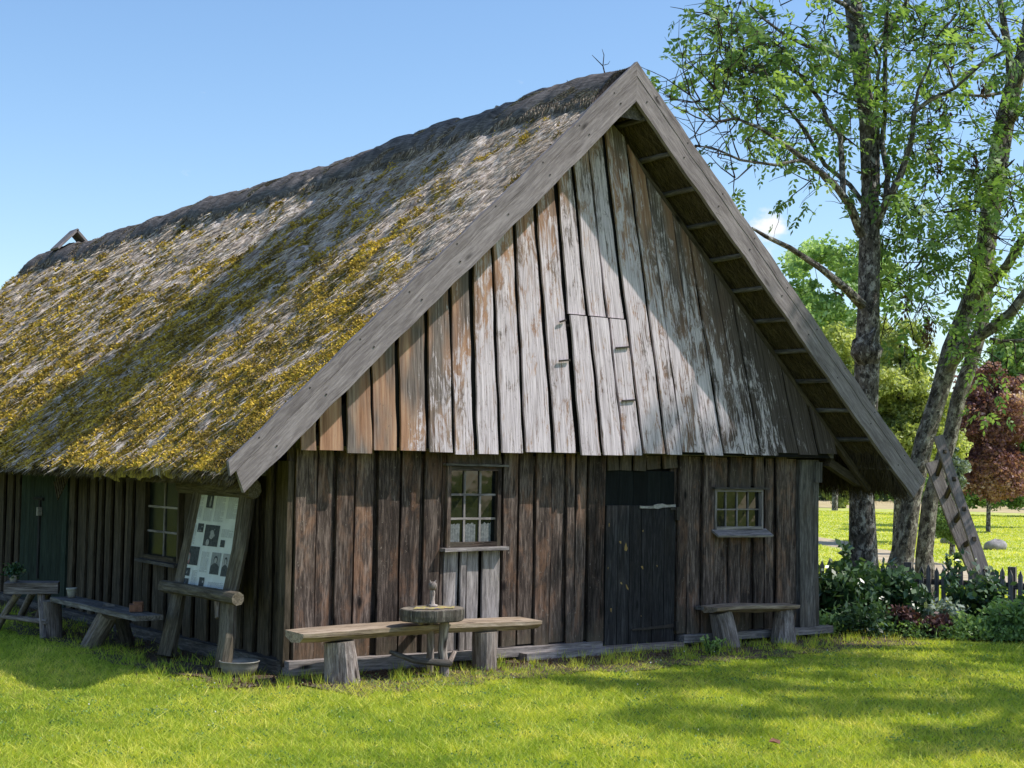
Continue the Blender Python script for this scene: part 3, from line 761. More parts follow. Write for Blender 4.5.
# --- front door: dark upper leaf, boarded lower leaf
m = MB(); n = 6; x0, x1 = 3.06, 3.875
for i in range(n):
    w = (x1-x0)/n; m.plank((x0+w*(i+.5), -.014, .03+random.uniform(0, .02)), (x0+w*(i+.5), -.014, 1.275), (1, 0, 0), w-.006, .03, 5, .0015)
door = m.build('door', M['blackwood'], barn)
m = MB(); 
for i in range(5): w = (x1-x0)/5; m.plank((x0+w*(i+.5), .006, 1.275), (x0+w*(i+.5), .006, 1.585), (1, 0, 0), w-.004, .02)
m.build('upper_leaf', M['blackgreen'], door)
m = MB(); m.plank((3.44, -.037, 1.258), (3.62, -.036, 1.262), (0, 0, 1), .022, .012, 3, .004); m.plank((3.60, -.038, 1.268), (3.86, -.036, 1.272), (0, 0, 1), .030, .012, 5, .006); m.build('weather_strip', M['zinc'], door)
m = MB(); m.plank((3.86, -.04, .185), (3.36, -.04, .17), (0, 0, 1), .035, .010, 3, .002, w1=.012); m.plank((3.875, -.055, .14), (3.875, -.055, .22), (1, 0, 0), .03, .03); m.build('hinge', M['iron'], door)
m = MB(); m.plank((3.875, -.05, 1.14), (3.875, -.05, 1.26), (1, 0, 0), .035, .03); m.plank((3.80, -.04, 1.245), (3.88, -.045, 1.245), (0, 0, 1), .022, .014); m.build('latch', M['iron'], door)
for (px, py, s_) in ((620, 542, 4), (626, 548, 6), (609, 525, 2), (643, 531, 2), (642, 567, 3), (621, 583, 2.5), (627, 587, 3.5), (608, 568, 2), (611, 610, 3), (657, 566, 1.6), (641, 616, 1.6)):
    c0 = pA(px, py, 1, -.031); m = MB(); k = 7; V = [(c0[0], -.0325, c0[2])]; a_ = random.uniform(-.5, .9)
    for j in range(k):
        th = j*2*math.pi/k; rr = s_/135*random.uniform(.35, 1.3); xx = math.cos(th)*rr*.45; zz = math.sin(th)*rr
        V.append((c0[0]+xx*math.cos(a_)-zz*math.sin(a_), -.0325, c0[2]+xx*math.sin(a_)+zz*math.cos(a_)))
    m.add(V, [(0, 1+j, 1+(j+1) % k) for j in range(k)]); m.build('bare_spot', M['resin'], door)
m = MB(); m.plank((3.05, -.09, .02), (3.89, -.09, .015), (0, 1, 0), .12, .05, 4, .006); m.build('threshold', M['log'], barn)
# green side door
m = MB(); yv_ = np.linspace(5.07, 6.60, 11)
for i in range(10): m.plank((-.02, (yv_[i]+yv_[i+1])/2, .03), (-.02, (yv_[i]+yv_[i+1])/2, 1.60), (0, 1, 0), .148, .03, 4, .001)
sd = m.build('side_door', M['greenwood'], barn)
m = MB(); m.plank((-.045, 5.92, .3), (-.045, 5.92, 1.16), (0, 1, 0), .05, .02); m.plank((-.05, 5.8, 1.16), (-.05, 6.1, 1.16), (0, 0, 1), .03, .02); m.build('cross_bar', M['blackwood'], sd)
m = MB(); m.box((-.09, 5.85, .98), (-.04, 5.89, 1.07)); m.build('padlock', M['zinc'], sd)

# hanging woven panel below the eave (by the green door)
e_ = pA(60, 482, 0, -.22)
t0 = empty('woven_panel', tuple(e_), 'small woven brown panel hanging askew under the thatched eave', 'woven panel')
a = pA(66, 472, 0, -.25); b = pA(56, 492, 0, -.25); m = MB()
ax = (b-a)/np.linalg.norm(b-a); wd_ = np.cross(ax, [1, 0, 0]); 
for k in range(7): m.plank(a+wd_*(-.09+.03*k), b+wd_*(-.09+.03*k), wd_, .022, .01)
m.build('slat', M['side'], t0)
m = MB()
for k in range(6): q = a+(b-a)*(k+.5)/6; m.plank(q-wd_*.11+np.array([-.01, 0, 0]), q+wd_*.11+np.array([-.01, 0, 0]), ax, .014, .008)
m.build('weave', M['side'], t0)

# ------------------------------------------------------------------ ground
def sheet(name, pts, z, mat, kind='structure'):
    o = raw_mesh(name, [(x, y, z) for (x, y) in pts], [list(range(len(pts)))], mat); o['kind'] = kind; return o
sheet('ground', [(-400, -400), (400, -400), (400, 400), (-400, 400)], -.02, M['lawn'])
def strip(name, P, w, z, mat, jag=.15, n=6):
    P = [np.array(p[:2], float) for p in P]; Q = []
    for i in range(len(P)-1):
        for k in range(n): Q.append(P[i]+(P[i+1]-P[i])*k/n)
    Q.append(P[-1]); Lft = []; Rgt = []
    for i, q in enumerate(Q):
        t = Q[min(i+1, len(Q)-1)]-Q[max(i-1, 0)]; t /= np.linalg.norm(t); nn = np.array([-t[1], t[0]])
        ww = w if not hasattr(w, '__len__') else w[0]+(w[1]-w[0])*i/len(Q)
        Lft.append((*(q+nn*(ww/2+random.uniform(-jag, jag))), z)); Rgt.append((*(q-nn*(ww/2+random.uniform(-jag, jag))), z))
    V = Lft+Rgt; m = len(Q)
    o = raw_mesh(name, V, [[i, i+1, m+i+1, m+i] for i in range(m-1)][::1], mat); o['kind'] = 'structure'; return o
strip('bare_earth', [(-.15, -.55), (1.2, -.35), (3, -.35), (4.3, -.4), (6.3, -.25)], 1.25, -.012, M['dirt'], .14, 12)
strip('bare_earth', [(-.25, -.4), (-.40, 1.2), (-.45, 3), (-.5, 6), (-.5, 15)], .9, -.011, M['dirt'], .14, 12)
bedL = pA(822, 632, 2, 0); bedR = pA(1100, 650, 2, 0)
bed = [(bedL[0], bedL[1]), (bedR[0], bedR[1])]
strip('flower_bed', [(bedL[0]-.2, bedL[1]+.9), (bedR[0]+1, bedR[1]+1.2)], 1.7, -.010, M['soil'], .10, 10)
pth = [pA(700, 520, 2, 0), pA(817, 539, 2, 0), pA(875, 552, 2, 0), pA(935, 568, 2, 0), pA(1000, 581, 2, 0), pA(1100, 590, 2, 0)]
strip('path', [q[:2] for q in pth], 1.0, -.013, M['path'], .2, 6)
fa, fb = pD(840, 500, 62), pD(1200, 505, 50)
fp = [pA(640, 503, 2, 0), pA(900, 509, 2, 0), pA(1024, 513, 2, 0), pA(1250, 522, 2, 0)]; fq = [pA(1250, 507, 2, 0), pA(1024, 504, 2, 0), pA(900, 500, 2, 0), pA(640, 496, 2, 0)]
sheet('field', [(q[0], q[1]) for q in fp+fq], -.014, M['field'])

mq = [pA(600, 575, 2, 0), pA(1300, 640, 2, 0), pA(1300, 503, 2, 0), pA(600, 492, 2, 0)]
f0, f1 = pD(800, 480, 17.6), pD(1180, 480, 15.8); mq = [2*f0-f1, 3*f1-2*f0]+mq[2:]
sheet('meadow', [(q[0], q[1]) for q in mq], -.017, M['meadow'])
def inside_barn(X, Y, pad=0.0): return (X > -.02-pad) & (X < W+.02+pad) & (Y > -.06-pad) & (Y < 15.7)
def lawn():
    N = 1500000
    # sampled in the ground's polar coordinates around the viewpoint so that nearer grass is denser
    D = 6.3+ (rng.random(N)**1.35)*15.5; th = YAW+rng.uniform(-.52, .55, N)
    X = CX+D*np.sin(th); Y = CY+D*np.cos(th)
    keep = ~inside_barn(X, Y)
    keep &= rng.random(N) < (.55 if False else .42)
    dw = np.maximum(np.maximum(-X, X-W), -Y)       # distance from the walls
    pn = fbm(X*2.3, Y*2.3, s=12)
    bare = np.clip(1-(dw-.42)/.65, 0, 1)*1.0
    keep &= rng.random(N) > np.clip(bare+(pn-.5)*1.0, 0, .985)*(dw < 1.45)
    # flower bed
    bx = bedL; t = (X-bedL[0])/(bedR[0]-bedL[0]); yb = bedL[1]+t*(bedR[1]-bedL[1])
    keep &= ~((X > bedL[0]-.1) & (Y > yb) & (Y < yb+1.6) & (rng.random(N) < .93))
    X, Y, D = X[keep], Y[keep], D[keep]; n = len(X)
    pat = fbm(X*.9, Y*.9, s=40, o=3); pat2 = fbm(X*6, Y*6, s=41, o=2)
    dw = np.maximum(np.maximum(-X, X-W), -Y)
    H = (.018+.034*rng.random(n)**1.5)*(.6+.9*pat)*(.7+.6*pat2)*(1+.5*(rng.random(n) < .03))
    H *= 1+.5*np.exp(-((dw-.35)/.25)**2)*(rng.random(n) < .35)
    lean = rng.normal(0, .8, (n, 2)); Dv = np.stack([lean[:, 0]*H, lean[:, 1]*H, H], -1)
    V, F = blades(np.stack([X, Y, np.full(n, -.021)], -1), Dv, (.0028+.00022*D)*rng.uniform(.7, 1.3, n))
    r_ = np.clip(rng.normal(.5, .24, n)+.5*(pat2-.5)+.4*(pat-.5), 0, .97); r_[rng.random(n) < .02] = 1.0
    o = raw_mesh('lawn_grass', V, F, M['blade'], attrs={'r': np.repeat(r_, 3)}); o['kind'] = 'stuff'
    o['label'] = 'short sunlit mown grass of the lawn'
    # taller tufts and plantain rosettes near the walls
    cs = []
    for _ in range(260):
        if random.random() < .6: x, y = random.uniform(-.6, 6.2), -random.uniform(.12, .75)
        else: x, y = -random.uniform(.15, .9), random.uniform(-.5, 6)
        cs.append((x, y))
    cs = np.array(cs); k = rng.integers(0, len(cs), 5000); n = len(k)
    P = np.stack([cs[k, 0]+rng.normal(0, .03, n), cs[k, 1]+rng.normal(0, .03, n), np.full(n, -.02)], -1)
    H = rng.uniform(.03, .11, n); Dv = np.stack([rng.normal(0, .35, n)*H, rng.normal(0, .35, n)*H, H], -1)
    V, F = blades(P, Dv, .006); o = raw_mesh('wall_grass', V, F, M['blade'], attrs={'r': np.repeat(rng.uniform(.1, .8, n), 3)}); o['kind'] = 'stuff'
    # clover and broad-leaved weeds in the turf
    cs = np.stack([rng.uniform(-4, 9, 900), rng.uniform(-6, 0, 900)], -1); k = rng.integers(0, 900, 16000)
    P = np.stack([cs[k, 0]+rng.normal(0, .05, 16000), cs[k, 1]+rng.normal(0, .05, 16000), rng.uniform(-.005, .022, 16000)], -1)
    kp = ~inside_barn(P[:, 0], P[:, 1], .3); P = P[kp]; V, F = cards(P, .012, (0, 0, 1.8), 1.1)
    o = raw_mesh('clover', V, F, M['bushl'], attrs={'r': np.repeat(rng.uniform(0, .6, len(P)), 4)}); o['kind'] = 'stuff'
    P = P[rng.random(len(P)) < .012]+np.array([0, 0, .025]); V, F = cards(P, .012, (0, 0, .5), 1.0)
    o = raw_mesh('clover_flowers', V, F, M['white'], attrs={'r': np.repeat(rng.uniform(0, .6, len(P)), 4)}); o['kind'] = 'stuff'
    # meadow beyond the fence
    n = 90000; D = 17.5+rng.random(n)**1.3*45; th = YAW+rng.uniform(.13, .45, n); X = CX+D*np.sin(th); Y = CY+D*np.cos(th)
    H = rng.uniform(.02, .05, n); Dv = np.stack([rng.normal(0, .4, n)*H, rng.normal(0, .4, n)*H, H], -1)
    V, F = blades(np.stack([X, Y, np.full(n, -.02)], -1), Dv, .012+.0006*D); 
    P0 = np.array([q[:2] for q in pth]); dmin = np.full(n, 9.)
    for i in range(len(P0)-1):
        a, b = P0[i], P0[i+1]; ab = b-a; tt = np.clip(((X-a[0])*ab[0]+(Y-a[1])*ab[1])/(ab@ab), 0, 1)
        dmin = np.minimum(dmin, np.hypot(X-a[0]-tt*ab[0], Y-a[1]-tt*ab[1]))
    kp = dmin > .5
    V = V.reshape(n, 3, 3)[kp].reshape(-1, 3); F = np.arange(len(V)).reshape(-1, 3)
    o = raw_mesh('meadow_grass', V, F, M['blade'], attrs={'r': np.repeat(rng.uniform(.5, .95, kp.sum()), 3)}); o['kind'] = 'stuff'
lawn()
# fallen leaves / clods
def dead_leaf(px, py, label):
    q = pA(px, py, 2, .0); m = MB(); a = random.random()*6
    V = [(q[0]+.05*math.cos(a+t)*r, q[1]+.05*math.sin(a+t)*r, .018+z) for t, r, z in ((0, 1.2, .02), (1, .8, .0), (2.2, .9, .012), (3.4, 1.1, .02), (4.6, .7, .0), (5.4, .8, .01))]
    m.add(V, [tuple(range(6))]); o = m.build('fallen_leaf', M['terracotta'], None, origin=tuple(q)); tag(o, label, 'leaf')
dead_leaf(774, 746, 'curled brown leaf lying on the lawn in front')

# ------------------------------------------------------------------ benches, tables and things
def log_seg(a, b, r0, r1, name, parent, mat='log', n=14, jit=.05):
    m = MB(); a = np.array(a, float); b = np.array(b, float)
    m.tube([a, a+(b-a)*.33, a+(b-a)*.66, b], [r0, r0+(r1-r0)*.33, r0+(r1-r0)*.6, r1], n, jit, capmi=1)
    return m.build(name, [M[mat], M['endgrain']], parent, False)
# long bench under the window
bl, br_ = pA(294, 637, 1, -.46), pA(531, 625, 1, -.36)
B = empty('long_bench', (bl[0]+1.1, -.42, 0), 'long plank bench on two upright log stumps in front of the gable wall', 'bench')
m = MB(); n = 14; V = []; G = []
for k in range(n+1):
    f_ = k/n; x = bl[0]+(br_[0]-bl[0])*f_; yc = -.46+.10*f_; zt = .368+.012*math.sin(f_*4); hw = .165+.012*math.sin(f_*7)
    tp = 1 if 0 < k < n else .9
    sec = [(-hw, -.004), (-hw*.98, -.035), (-hw*.6, -.078), (hw*.3, -.09), (hw*.95, -.05), (hw, 0)]
    for (a, b) in sec: V.append((x, yc+a*tp, zt+b*tp)); G.append((a, b, x))
s_ = 6; F = []
for k in range(n):
    for j in range(s_): q = (j+1) % s_; F.append((k*s_+j, k*s_+s_+j, k*s_+s_+q, k*s_+q))
F += [tuple(range(s_)), tuple(n*s_+j for j in range(s_-1, -1, -1))]
m.add(V, F, G); m.build('seat', M['bench'], B)
q = pA(345, 681, 2, 0); log_seg((q[0], q[1]+.04, -.03), (q[0]-.02, q[1]+.06, .285), .135, .11, 'leg', B)
q = pA(487, 668, 2, 0); log_seg((q[0], q[1]+.04, -.03), (q[0]-.01, q[1]+.03, .29), .10, .105, 'leg', B)
# small log table
T = empty('log_table', (.93, -.72, 0), 'small table made from a thick sawn log slice on branch legs', 'table')
c0 = pA(433, 608, 2, .515); cx, cy = c0[0], c0[1]
m = MB(); n = 26; V = []; G = []
for (z, s_) in ((.515, .97), (.507, 1.0), (.465, 1.0), (.428, .97), (.420, .93)):
    for j in range(n):
        th = 2*math.pi*j/n; rr = .255*s_*(1+.06*math.sin(2*th+1)+.03*math.sin(5*th)+.02*math.sin(9*th)+random.uniform(-.008, .008))
        V.append((cx+rr*math.cos(th), cy+rr*math.sin(th)*.85, z)); G.append((rr*math.cos(th), rr*math.sin(th), z))
F = [(k*n+j, k*n+n+j, k*n+n+(j+1) % n, k*n+(j+1) % n) for k in range(4) for j in range(n)]
m.add(V, F, G); m.add(V[:n], [tuple(range(n))], G[:n], mi=1); m.add(V[-n:], [tuple(range(n-1, -1, -1))], G[-n:], mi=1)
m.build('tabletop', [M['darklog'], M['endgrain']], T)
def stick(pts, R, name, parent, mat='log', n=8, jit=.05):
    m = MB(); m.tube(pts, R, n, jit); return m.build(name, M[mat], parent, True)
foot = pA(445, 675, 2, 0)
stick([(foot[0], foot[1], -.02), (foot[0]-.01, foot[1]+.03, .2), (cx+.09, cy-.03, .43)], [.040, .035, .037], 'leg', T)
lf = pA(405, 661, 2, 0)
stick([(lf[0], lf[1], -.02), (lf[0]+.06, lf[1]-.02, .2), (cx-.10, cy, .43)], [.03, .028, .032], 'leg', T)
rfq = pA(452, 655, 2, 0); stick([(cx+.14, cy+.25, -.02), (cx+.10, cy+.18, .18), (cx+.04, cy+.10, .43)], [.028, .028, .03], 'leg', T)
a = pA(392, 660, 1, -.55); b = (foot[0]+.02, foot[1]-.03, .09)
stick([(a[0]-.02, a[1], .19), ((a[0]+b[0])/2-.05, -.60, .12), b], [.016, .024, .03], 'stretcher', T, 'greydark')
stick([b, (foot[0]+.16, foot[1]+.12, .15)], [.022, .018], 'stretcher', T)
m = MB(); V = [(cx+x*.22, cy+y*.17, .521) for x, y in ((-.95, -.3), (-.3, -.75), (.5, -.7), (.85, -.1), (.5, .6), (-.4, .6))]
m.add(V, [tuple(range(6))]); m.add([(x, y, z-.004) for x, y, z in V], [tuple(range(5, -1, -1))]); o = m.build('table_mat', M['flowerprint'], None, origin=(cx, cy, .519)); tag(o, 'colourful printed mat lying on the small log table', 'mat')
v0 = pA(437, 604, 2, .52)
vs = empty('carved_ornament', (cx+.03, cy+.06, .522), 'thin pale carved ornament with rounded head standing on the log table', 'ornament')
m = MB(); m.lathe((cx+.03, cy+.06, .522), [(.045, 0), (.045, .012), (.02, .018), (.017, .06), (.022, .10), (.016, .125)], 12); m.build('stem', M['log'], vs, True)
m = MB(); m.lathe((cx+.03, cy+.06, .645), [(.016, 0), (.030, .012), (.036, .035), (.030, .055), (.012, .065), (.0, .066)], 12); m.tube([(cx+.01, cy+.06, .70), (cx+.0, cy+.05, .725)], [.01, .003], 6); m.tube([(cx+.045, cy+.06, .70), (cx+.055, cy+.05, .722)], [.01, .003], 6); m.build('head', M['log'], vs, True)

# right bench
B2 = empty('short_bench', (5.0, -.2, 0), 'short bench on two splayed log stumps below the small window', 'bench')
a = pA(709, 607, 1, -.22); b = pA(792, 603, 1, -.22)
m = MB(); n = 8; V = []; G = []
for k in range(n+1):
    f_ = k/n; x = a[0]+(b[0]-a[0])*f_; hw = .135-.05*abs(f_-.45)
    for (p_, q_) in ((-hw, 0), (-hw*.95, -.03), (-hw*.3, -.075+.05*abs(f_-.5)), (hw*.6, -.06), (hw, -.03), (hw, .002)): V.append((x, -.22+p_, a[2]+(b[2]-a[2])*f_+q_+.01*math.sin(f_*5))); G.append((p_, q_, x))
F = [(k*6+j, k*6+6+j, k*6+6+(j+1) % 6, k*6+(j+1) % 6) for k in range(n) for j in range(6)]+[tuple(range(6)), tuple(n*6+j for j in range(5, -1, -1))]
m.add(V, F, G); m.build('seat', M['bench'], B2); zt2 = a[2]-.05
q = pA(729, 641, 1, -.22); t2 = pA(722, 612, 1, -.22); log_seg((q[0], -.22, -.03), (t2[0], -.20, zt2), .115, .10, 'leg', B2)
q = pA(783, 638, 1, -.22); t2 = pA(785, 612, 1, -.22); log_seg((q[0], -.22, -.03), (t2[0], -.20, zt2), .125, .08, 'leg', B2)
m = MB(); m.plank((a[0]-.02, -.10, zt2+.03), (a[0]+.45, -.08, zt2+.03), (0, 1, 0), .10, .03, 2, .003); m.build('rear_board', M['greydark'], B2)
# stones at the foot of the wall there
for i, (px, py, r_, lab) in enumerate(((690, 640, .09, 'flat grey foundation stone beside the dark door'), (752, 632, .10, 'foundation stone under the short bench'), (815, 632, .06, 'small foundation stone at the right barn corner'), (500, 651, .07, 'small rounded stone beside the right stump of the long bench'))):
    q = pA(px, py, 2, 0.02); m = MB(); n1, n2 = 9, 6; V = []; 
    for ii in range(n2+1):
        ph = math.pi*ii/n2
        for j in range(n1):
            th = 2*math.pi*j/n1; rr = r_*(1+.15*math.sin(3*th+i+ph*2)+.1*math.cos(5*th))
            V.append((q[0]+rr*math.sin(ph)*math.cos(th)*1.4, q[1]+rr*math.sin(ph)*math.sin(th)*.8, .0+rr*.55*math.cos(ph)))
    m.add(V, [(ii*n1+j, ii*n1+n1+j, ii*n1+n1+(j+1) % n1, ii*n1+(j+1) % n1) for ii in range(n2) for j in range(n1)])
    o = m.build('stone', M['stone'], None, True, origin=tuple(q)); tag(o, lab, 'stone')

# notice board leaning against the eave
NB = empty('notice_board', (-.42, .85, 0), 'notice board of rough timber leaning against the side wall', 'notice board')
npl = np.array([1, 0, -.226]); kpl = -.45          # x = -.45 + .226 z
def nb(px, py, off=0.0): return pP(px, py, npl, kpl-off)
def beam(P, R, name, flat=.7, n=8, mat='log'):
    m = MB(); m.tube(P, R, n, .05, flat=flat, flatdir=(1, 0, -.2)); return m.build(name, M[mat], NB)
M['post'] = wood('rough brown post', (.045, .036, .026), (.125, .105, .078), (.25, .215, .165), (.12, .08, .04), .3, bump=.9)
beam([nb(166, 656), nb(173, 622), nb(180, 588), nb(190, 540), nb(201, 488)], [.10, .09, .08, .075, .07], 'post', mat='post')
beam([nb(222, 669), nb(227, 640), nb(229, 600), nb(240, 550), nb(249, 486)], [.085, .085, .08, .085, .085], 'post', mat='post')
beam([nb(181, 484, .02), nb(255, 490, .02)], [.075, .078], 'head_beam', mat='post')
beam([nb(163, 586, .09), nb(200, 592, .09), nb(238, 599, .09)], [.05, .047, .052], 'shelf_beam', mat='post', flat=1.0)
beam([nb(217, 600, -.1), nb(217, 618, -.1)], [.03, .02], 'peg')
TL, TR, BR, BL = nb(196, 491, .01), nb(242, 495, .01), nb(226, 592, .01), nb(180, 586, .01)
pn_ = np.array([-1, 0, .226]); pn_ /= np.linalg.norm(pn_)
def bp(u, v, o=0.0): return (TL*(1-u)+TR*u)*(1-v)+(BL*(1-u)+BR*u)*v+pn_*o
m = MB(); m.add([bp(0, 0, -.012), bp(1, 0, -.012), bp(1, 1, -.012), bp(0, 1, -.012), bp(0, 0), bp(1, 0), bp(1, 1), bp(0, 1)],
                [(0, 1, 2, 3), (7, 6, 5, 4), (0, 4, 5, 1), (1, 5, 6, 2), (2, 6, 7, 3), (3, 7, 4, 0)]); panel = m.build('panel', M['paper'], NB)
def quad(m, u0, v0, u1, v1, o, mi): m.add([bp(u0, v0, o), bp(u0, v1, o), bp(u1, v1, o), bp(u1, v0, o)], [(0, 1, 2, 3)], mi=mi)
def oval(m, u, v, ru, rv, o, mi): m.add([bp(u+ru*math.cos(t*math.pi/5), v-rv*math.sin(t*math.pi/5), o) for t in range(10)], [tuple(range(10))], mi=mi)
MM = [M['paper'], M['ink'], M['photo'], M['face'], M['rose']]
def clipping(u0, v0, u1, v1, kind):
    m = MB(); quad(m, u0, v0, u1, v1, .0015, 0); du, dv = (u1-u0), (v1-v0)
    if kind == 't':
        v = v0+.012; 
        while v < v1-.01:
            e = u1-du*.06-(du*.3 if random.random() < .15 else 0); x = u0+du*.06
            while x < e:
                w = min(random.uniform(.015, .05), e-x); quad(m, x, v, x+w, v+.0035, .003, 1); x += w+.008
            v += .0085
    elif kind == 'P':
        quad(m, u0+du*.05, v0+dv*.03, u1-du*.05, v1-dv*.03, .003, 1 if u0 < .8 else 3)
        m.add([bp(u0+du*x, v0+dv*y, .004) for x, y in ((.08, .95), (.92, .95), (.9, .62), (.66, .5), (.34, .5), (.12, .62))], [tuple(range(6))], mi=2)
        oval(m, u0+du*.5, v0+dv*.34, du*.19, dv*.17, .0045, 2); oval(m, u0+du*.5, v0+dv*.37, du*.13, dv*.12, .005, 3)
    else:
        quad(m, u0+du*.04, v0+dv*.04, u1-du*.04, v1-dv*.04, .003, 2)
        for i in range({'p': 2, 'g': 7, 'r': 4}[kind]):
            cu, cv = u0+du*random.uniform(.15, .85), v0+dv*random.uniform(.3, .85)
            oval(m, cu, cv, min(du*random.uniform(.05, .16), cu-u0-.005, u1-cu-.005), min(dv*random.uniform(.08, .26), cv-v0-.005, v1-cv-.005), .0035+.0002*i, 4 if kind == 'r' and i < 2 else random.choice((1, 3, 2)))
    m.build('clipping', MM, panel)
for c_ in ((.02, .02, .23, .30, 't'), (.25, .16, .46, .31, 't'), (.28, .02, .44, .17, 'p'), (.48, .02, .71, .31, 't'), (.74, .02, .97, .27, 't'),
           (.04, .34, .17, .56, 't'), (.18, .33, .32, .43, 'g'), (.34, .33, .68, .57, 'g'), (.70, .36, .97, .46, 't'), (.72, .48, .82, .56, 'p'),
           (.03, .57, .32, .78, 'r'), (.36, .61, .54, .84, 't'), (.58, .61, .80, .85, 'P'), (.82, .61, .985, .86, 'P'),
           (.04, .80, .18, .89, 'p'), (.04, .91, .18, .99, 'p'), (.22, .81, .34, .99, 't'), (.40, .88, .52, .98, 'p'), (.58, .91, .97, .985, 't')): clipping(*c_)

# side bench
zb = .36
SB = empty('side_bench', (-.6, 3.0, 0), 'low plank bench on slanted log legs along the shaded side wall', 'bench')
a, b = pA(50, 597, 2, zb), pA(134, 616, 2, zb)
m = MB(); m.plank(a+[.12, 0, -.02], b+[.12, -.02, -.02], (1, 0, 0), .24, .04, 6, .004); m.build('seat', M['greydark'], SB)
g_ = pA(90, 645, 2, 0); tp = pA(104, 613, 2, zb-.05)
log_seg((g_[0], g_[1], -.02), (tp[0]+.05, tp[1], zb-.04), .085, .085, 'leg', SB)
log_seg((g_[0]+.3, g_[1]-.12, -.02), (tp[0]+.12, tp[1]-.05, zb-.05), .06, .06, 'leg', SB, 'greydark')
log_seg((a[0]+.08, a[1]+.1, -.02), (a[0]+.05, a[1]+.1, zb-.04), .08, .08, 'leg', SB)
q = pA(67, 598, 2, zb); fpz = zb+.004
P1 = empty('flower_pot', (q[0]+.04, q[1], fpz), 'small cream flower pot standing empty on the side bench', 'pot')
m = MB(); m.lathe((q[0]+.04, q[1], fpz), [(.03, 0), (.04, .05), (.046, .07), (.049, .072), (.049, .085), (.042, .085), (.036, .05), (.0, .05)], 14); m.build('pot', M['pot'], P1, True)
q = pA(136, 612, 2, zb)
P2 = empty('brick_piece', (q[0], q[1], zb), 'reddish brown clay block on the near end of the side bench', 'brick')
bb = MB(); bb.plank(q+[-.02, -.06, .035], q+[.02, .08, .035], (1, 0, 0), .10, .055, 3, .006); bb.plank(q+[.0, -.05, .075], q+[.03, .05, .072], (1, 0, 0), .07, .025, 2, .006); bb.build('block', M['terracotta'], P2)
# small hewn table by the green door
zt = .47
fr_ = pA(44, 637, 2, 0); fl_ = pA(-4, 628, 2, 0); e1 = pA(58, 583, 2, zt); e0 = pA(4, 583, 2, zt)
TT_ = empty('hewn_table', tuple((fr_+fl_)/2), 'small table with a thick hewn block top beside the dark green door', 'table')
dn_ = (e1-e0)/np.linalg.norm(e1-e0); bk_ = np.array([-dn_[1], dn_[0], 0])
m = MB(); m.plank(e0+bk_*.14+[0, 0, -.05], e1+bk_*.14+[0, 0, -.05], bk_, .30, .10, 5, .006, w1=.27); m.build('tabletop', M['log'], TT_)
for (p_, t_x, t_y) in ((fr_, .68, .08), (fl_, .25, .08), (pA(19, 619, 2, 0), .5, .24), (pA(36, 622, 2, 0), .80, .22)):
    tp_ = e0+(e1-e0)*t_x+bk_*t_y; stick([(p_[0], p_[1], -.02), ((p_[0]+tp_[0])/2, (p_[1]+tp_[1])/2, .19), (tp_[0], tp_[1], zt-.10)], [.038, .034, .036], 'leg', TT_, 'log')
stick([fl_+[-.12, .04, .125], (fl_+fr_)/2+[0, 0, .13], fr_+[.03, 0, .13]], [.02, .024, .028], 'stretcher', TT_, 'log')
q = e0+bk_*.12+dn_*.07+[0, 0, -.002]
pp = empty('potted_plant', tuple(q), 'small leafy green plant in a light pot standing on the hewn table', 'potted plant')
m = MB(); m.lathe(tuple(q), [(.03, 0), (.038, .05), (.041, .056), (.041, .064), (.034, .064), (.03, .04), (0, .04)], 14); m.build('pot', M['pot'], pp, True)
C = q+np.array([0, 0, .11])+rng.normal(0, 1, (420, 3))*[.038, .038, .03]; V, F = cards(C, .022, elong=1.6)
raw_mesh('foliage', V, F, M['bush'], pp, attrs={'r': np.repeat(rng.random(420), 4)})
# enamel bowl
q = pA(239, 674, 2, 0); q[2] = -.012
m = MB(); m.lathe(tuple(q), [(.08, 0), (.125, .03), (.142, .07), (.146, .105), (.156, .110), (.148, .115), (.135, .095), (.12, .06), (0, .02)], 24)
o = m.build('bowl', M['enamel'], None, True, origin=tuple(q)); tag(o, 'pale enamel washbowl on the ground beside the barn corner', 'bowl')

# ------------------------------------------------------------------ trees
def ash_leaves(C, out, size=.14, r=None):
    """compound leaves: C (n,3) attachment points, out (n,3) direction of the stalk"""
    n = len(C); L = (size*rng.uniform(.7, 1.25, n))[:, None]
    out = out/np.linalg.norm(out, axis=1)[:, None]
    side = np.cross(out, rng.normal(size=(n, 3))*.6+np.array([0, 0, 1.])); side /= np.linalg.norm(side, axis=1)[:, None]
    VV = []
    for (f_, sgn) in ((.35, 1), (.35, -1), (.58, 1), (.58, -1), (.8, 1), (.8, -1), (1.0, 0)):
        base = C+out*L*f_+np.array([0, 0, -1.])*L*.25*f_*f_
        if sgn == 0: d = out*.9+np.array([0, 0, -.35])
        else: d = side*sgn*.85+out*.5+np.array([0, 0, -.3])
        d = d+rng.normal(size=(n, 3))*.12; d /= np.linalg.norm(d, axis=1)[:, None]
        w = np.cross(d, np.cross(side, out)+rng.normal(size=(n, 3))*.35); w /= np.linalg.norm(w, axis=1)[:, None]
        ll = L*.46; ww = L*.22
        VV.append(np.stack([base, base+d*ll*.45+w*ww/2, base+d*ll, base+d*ll*.45-w*ww/2], 1))
    V = np.concatenate(VV, 0).reshape(-1, 3); F = np.arange(len(V)).reshape(-1, 4)
    rr = np.tile(np.clip(rng.normal(.45, .25, n) if r is None else r, 0, 1), 7); return V, F, np.repeat(rr, 4)

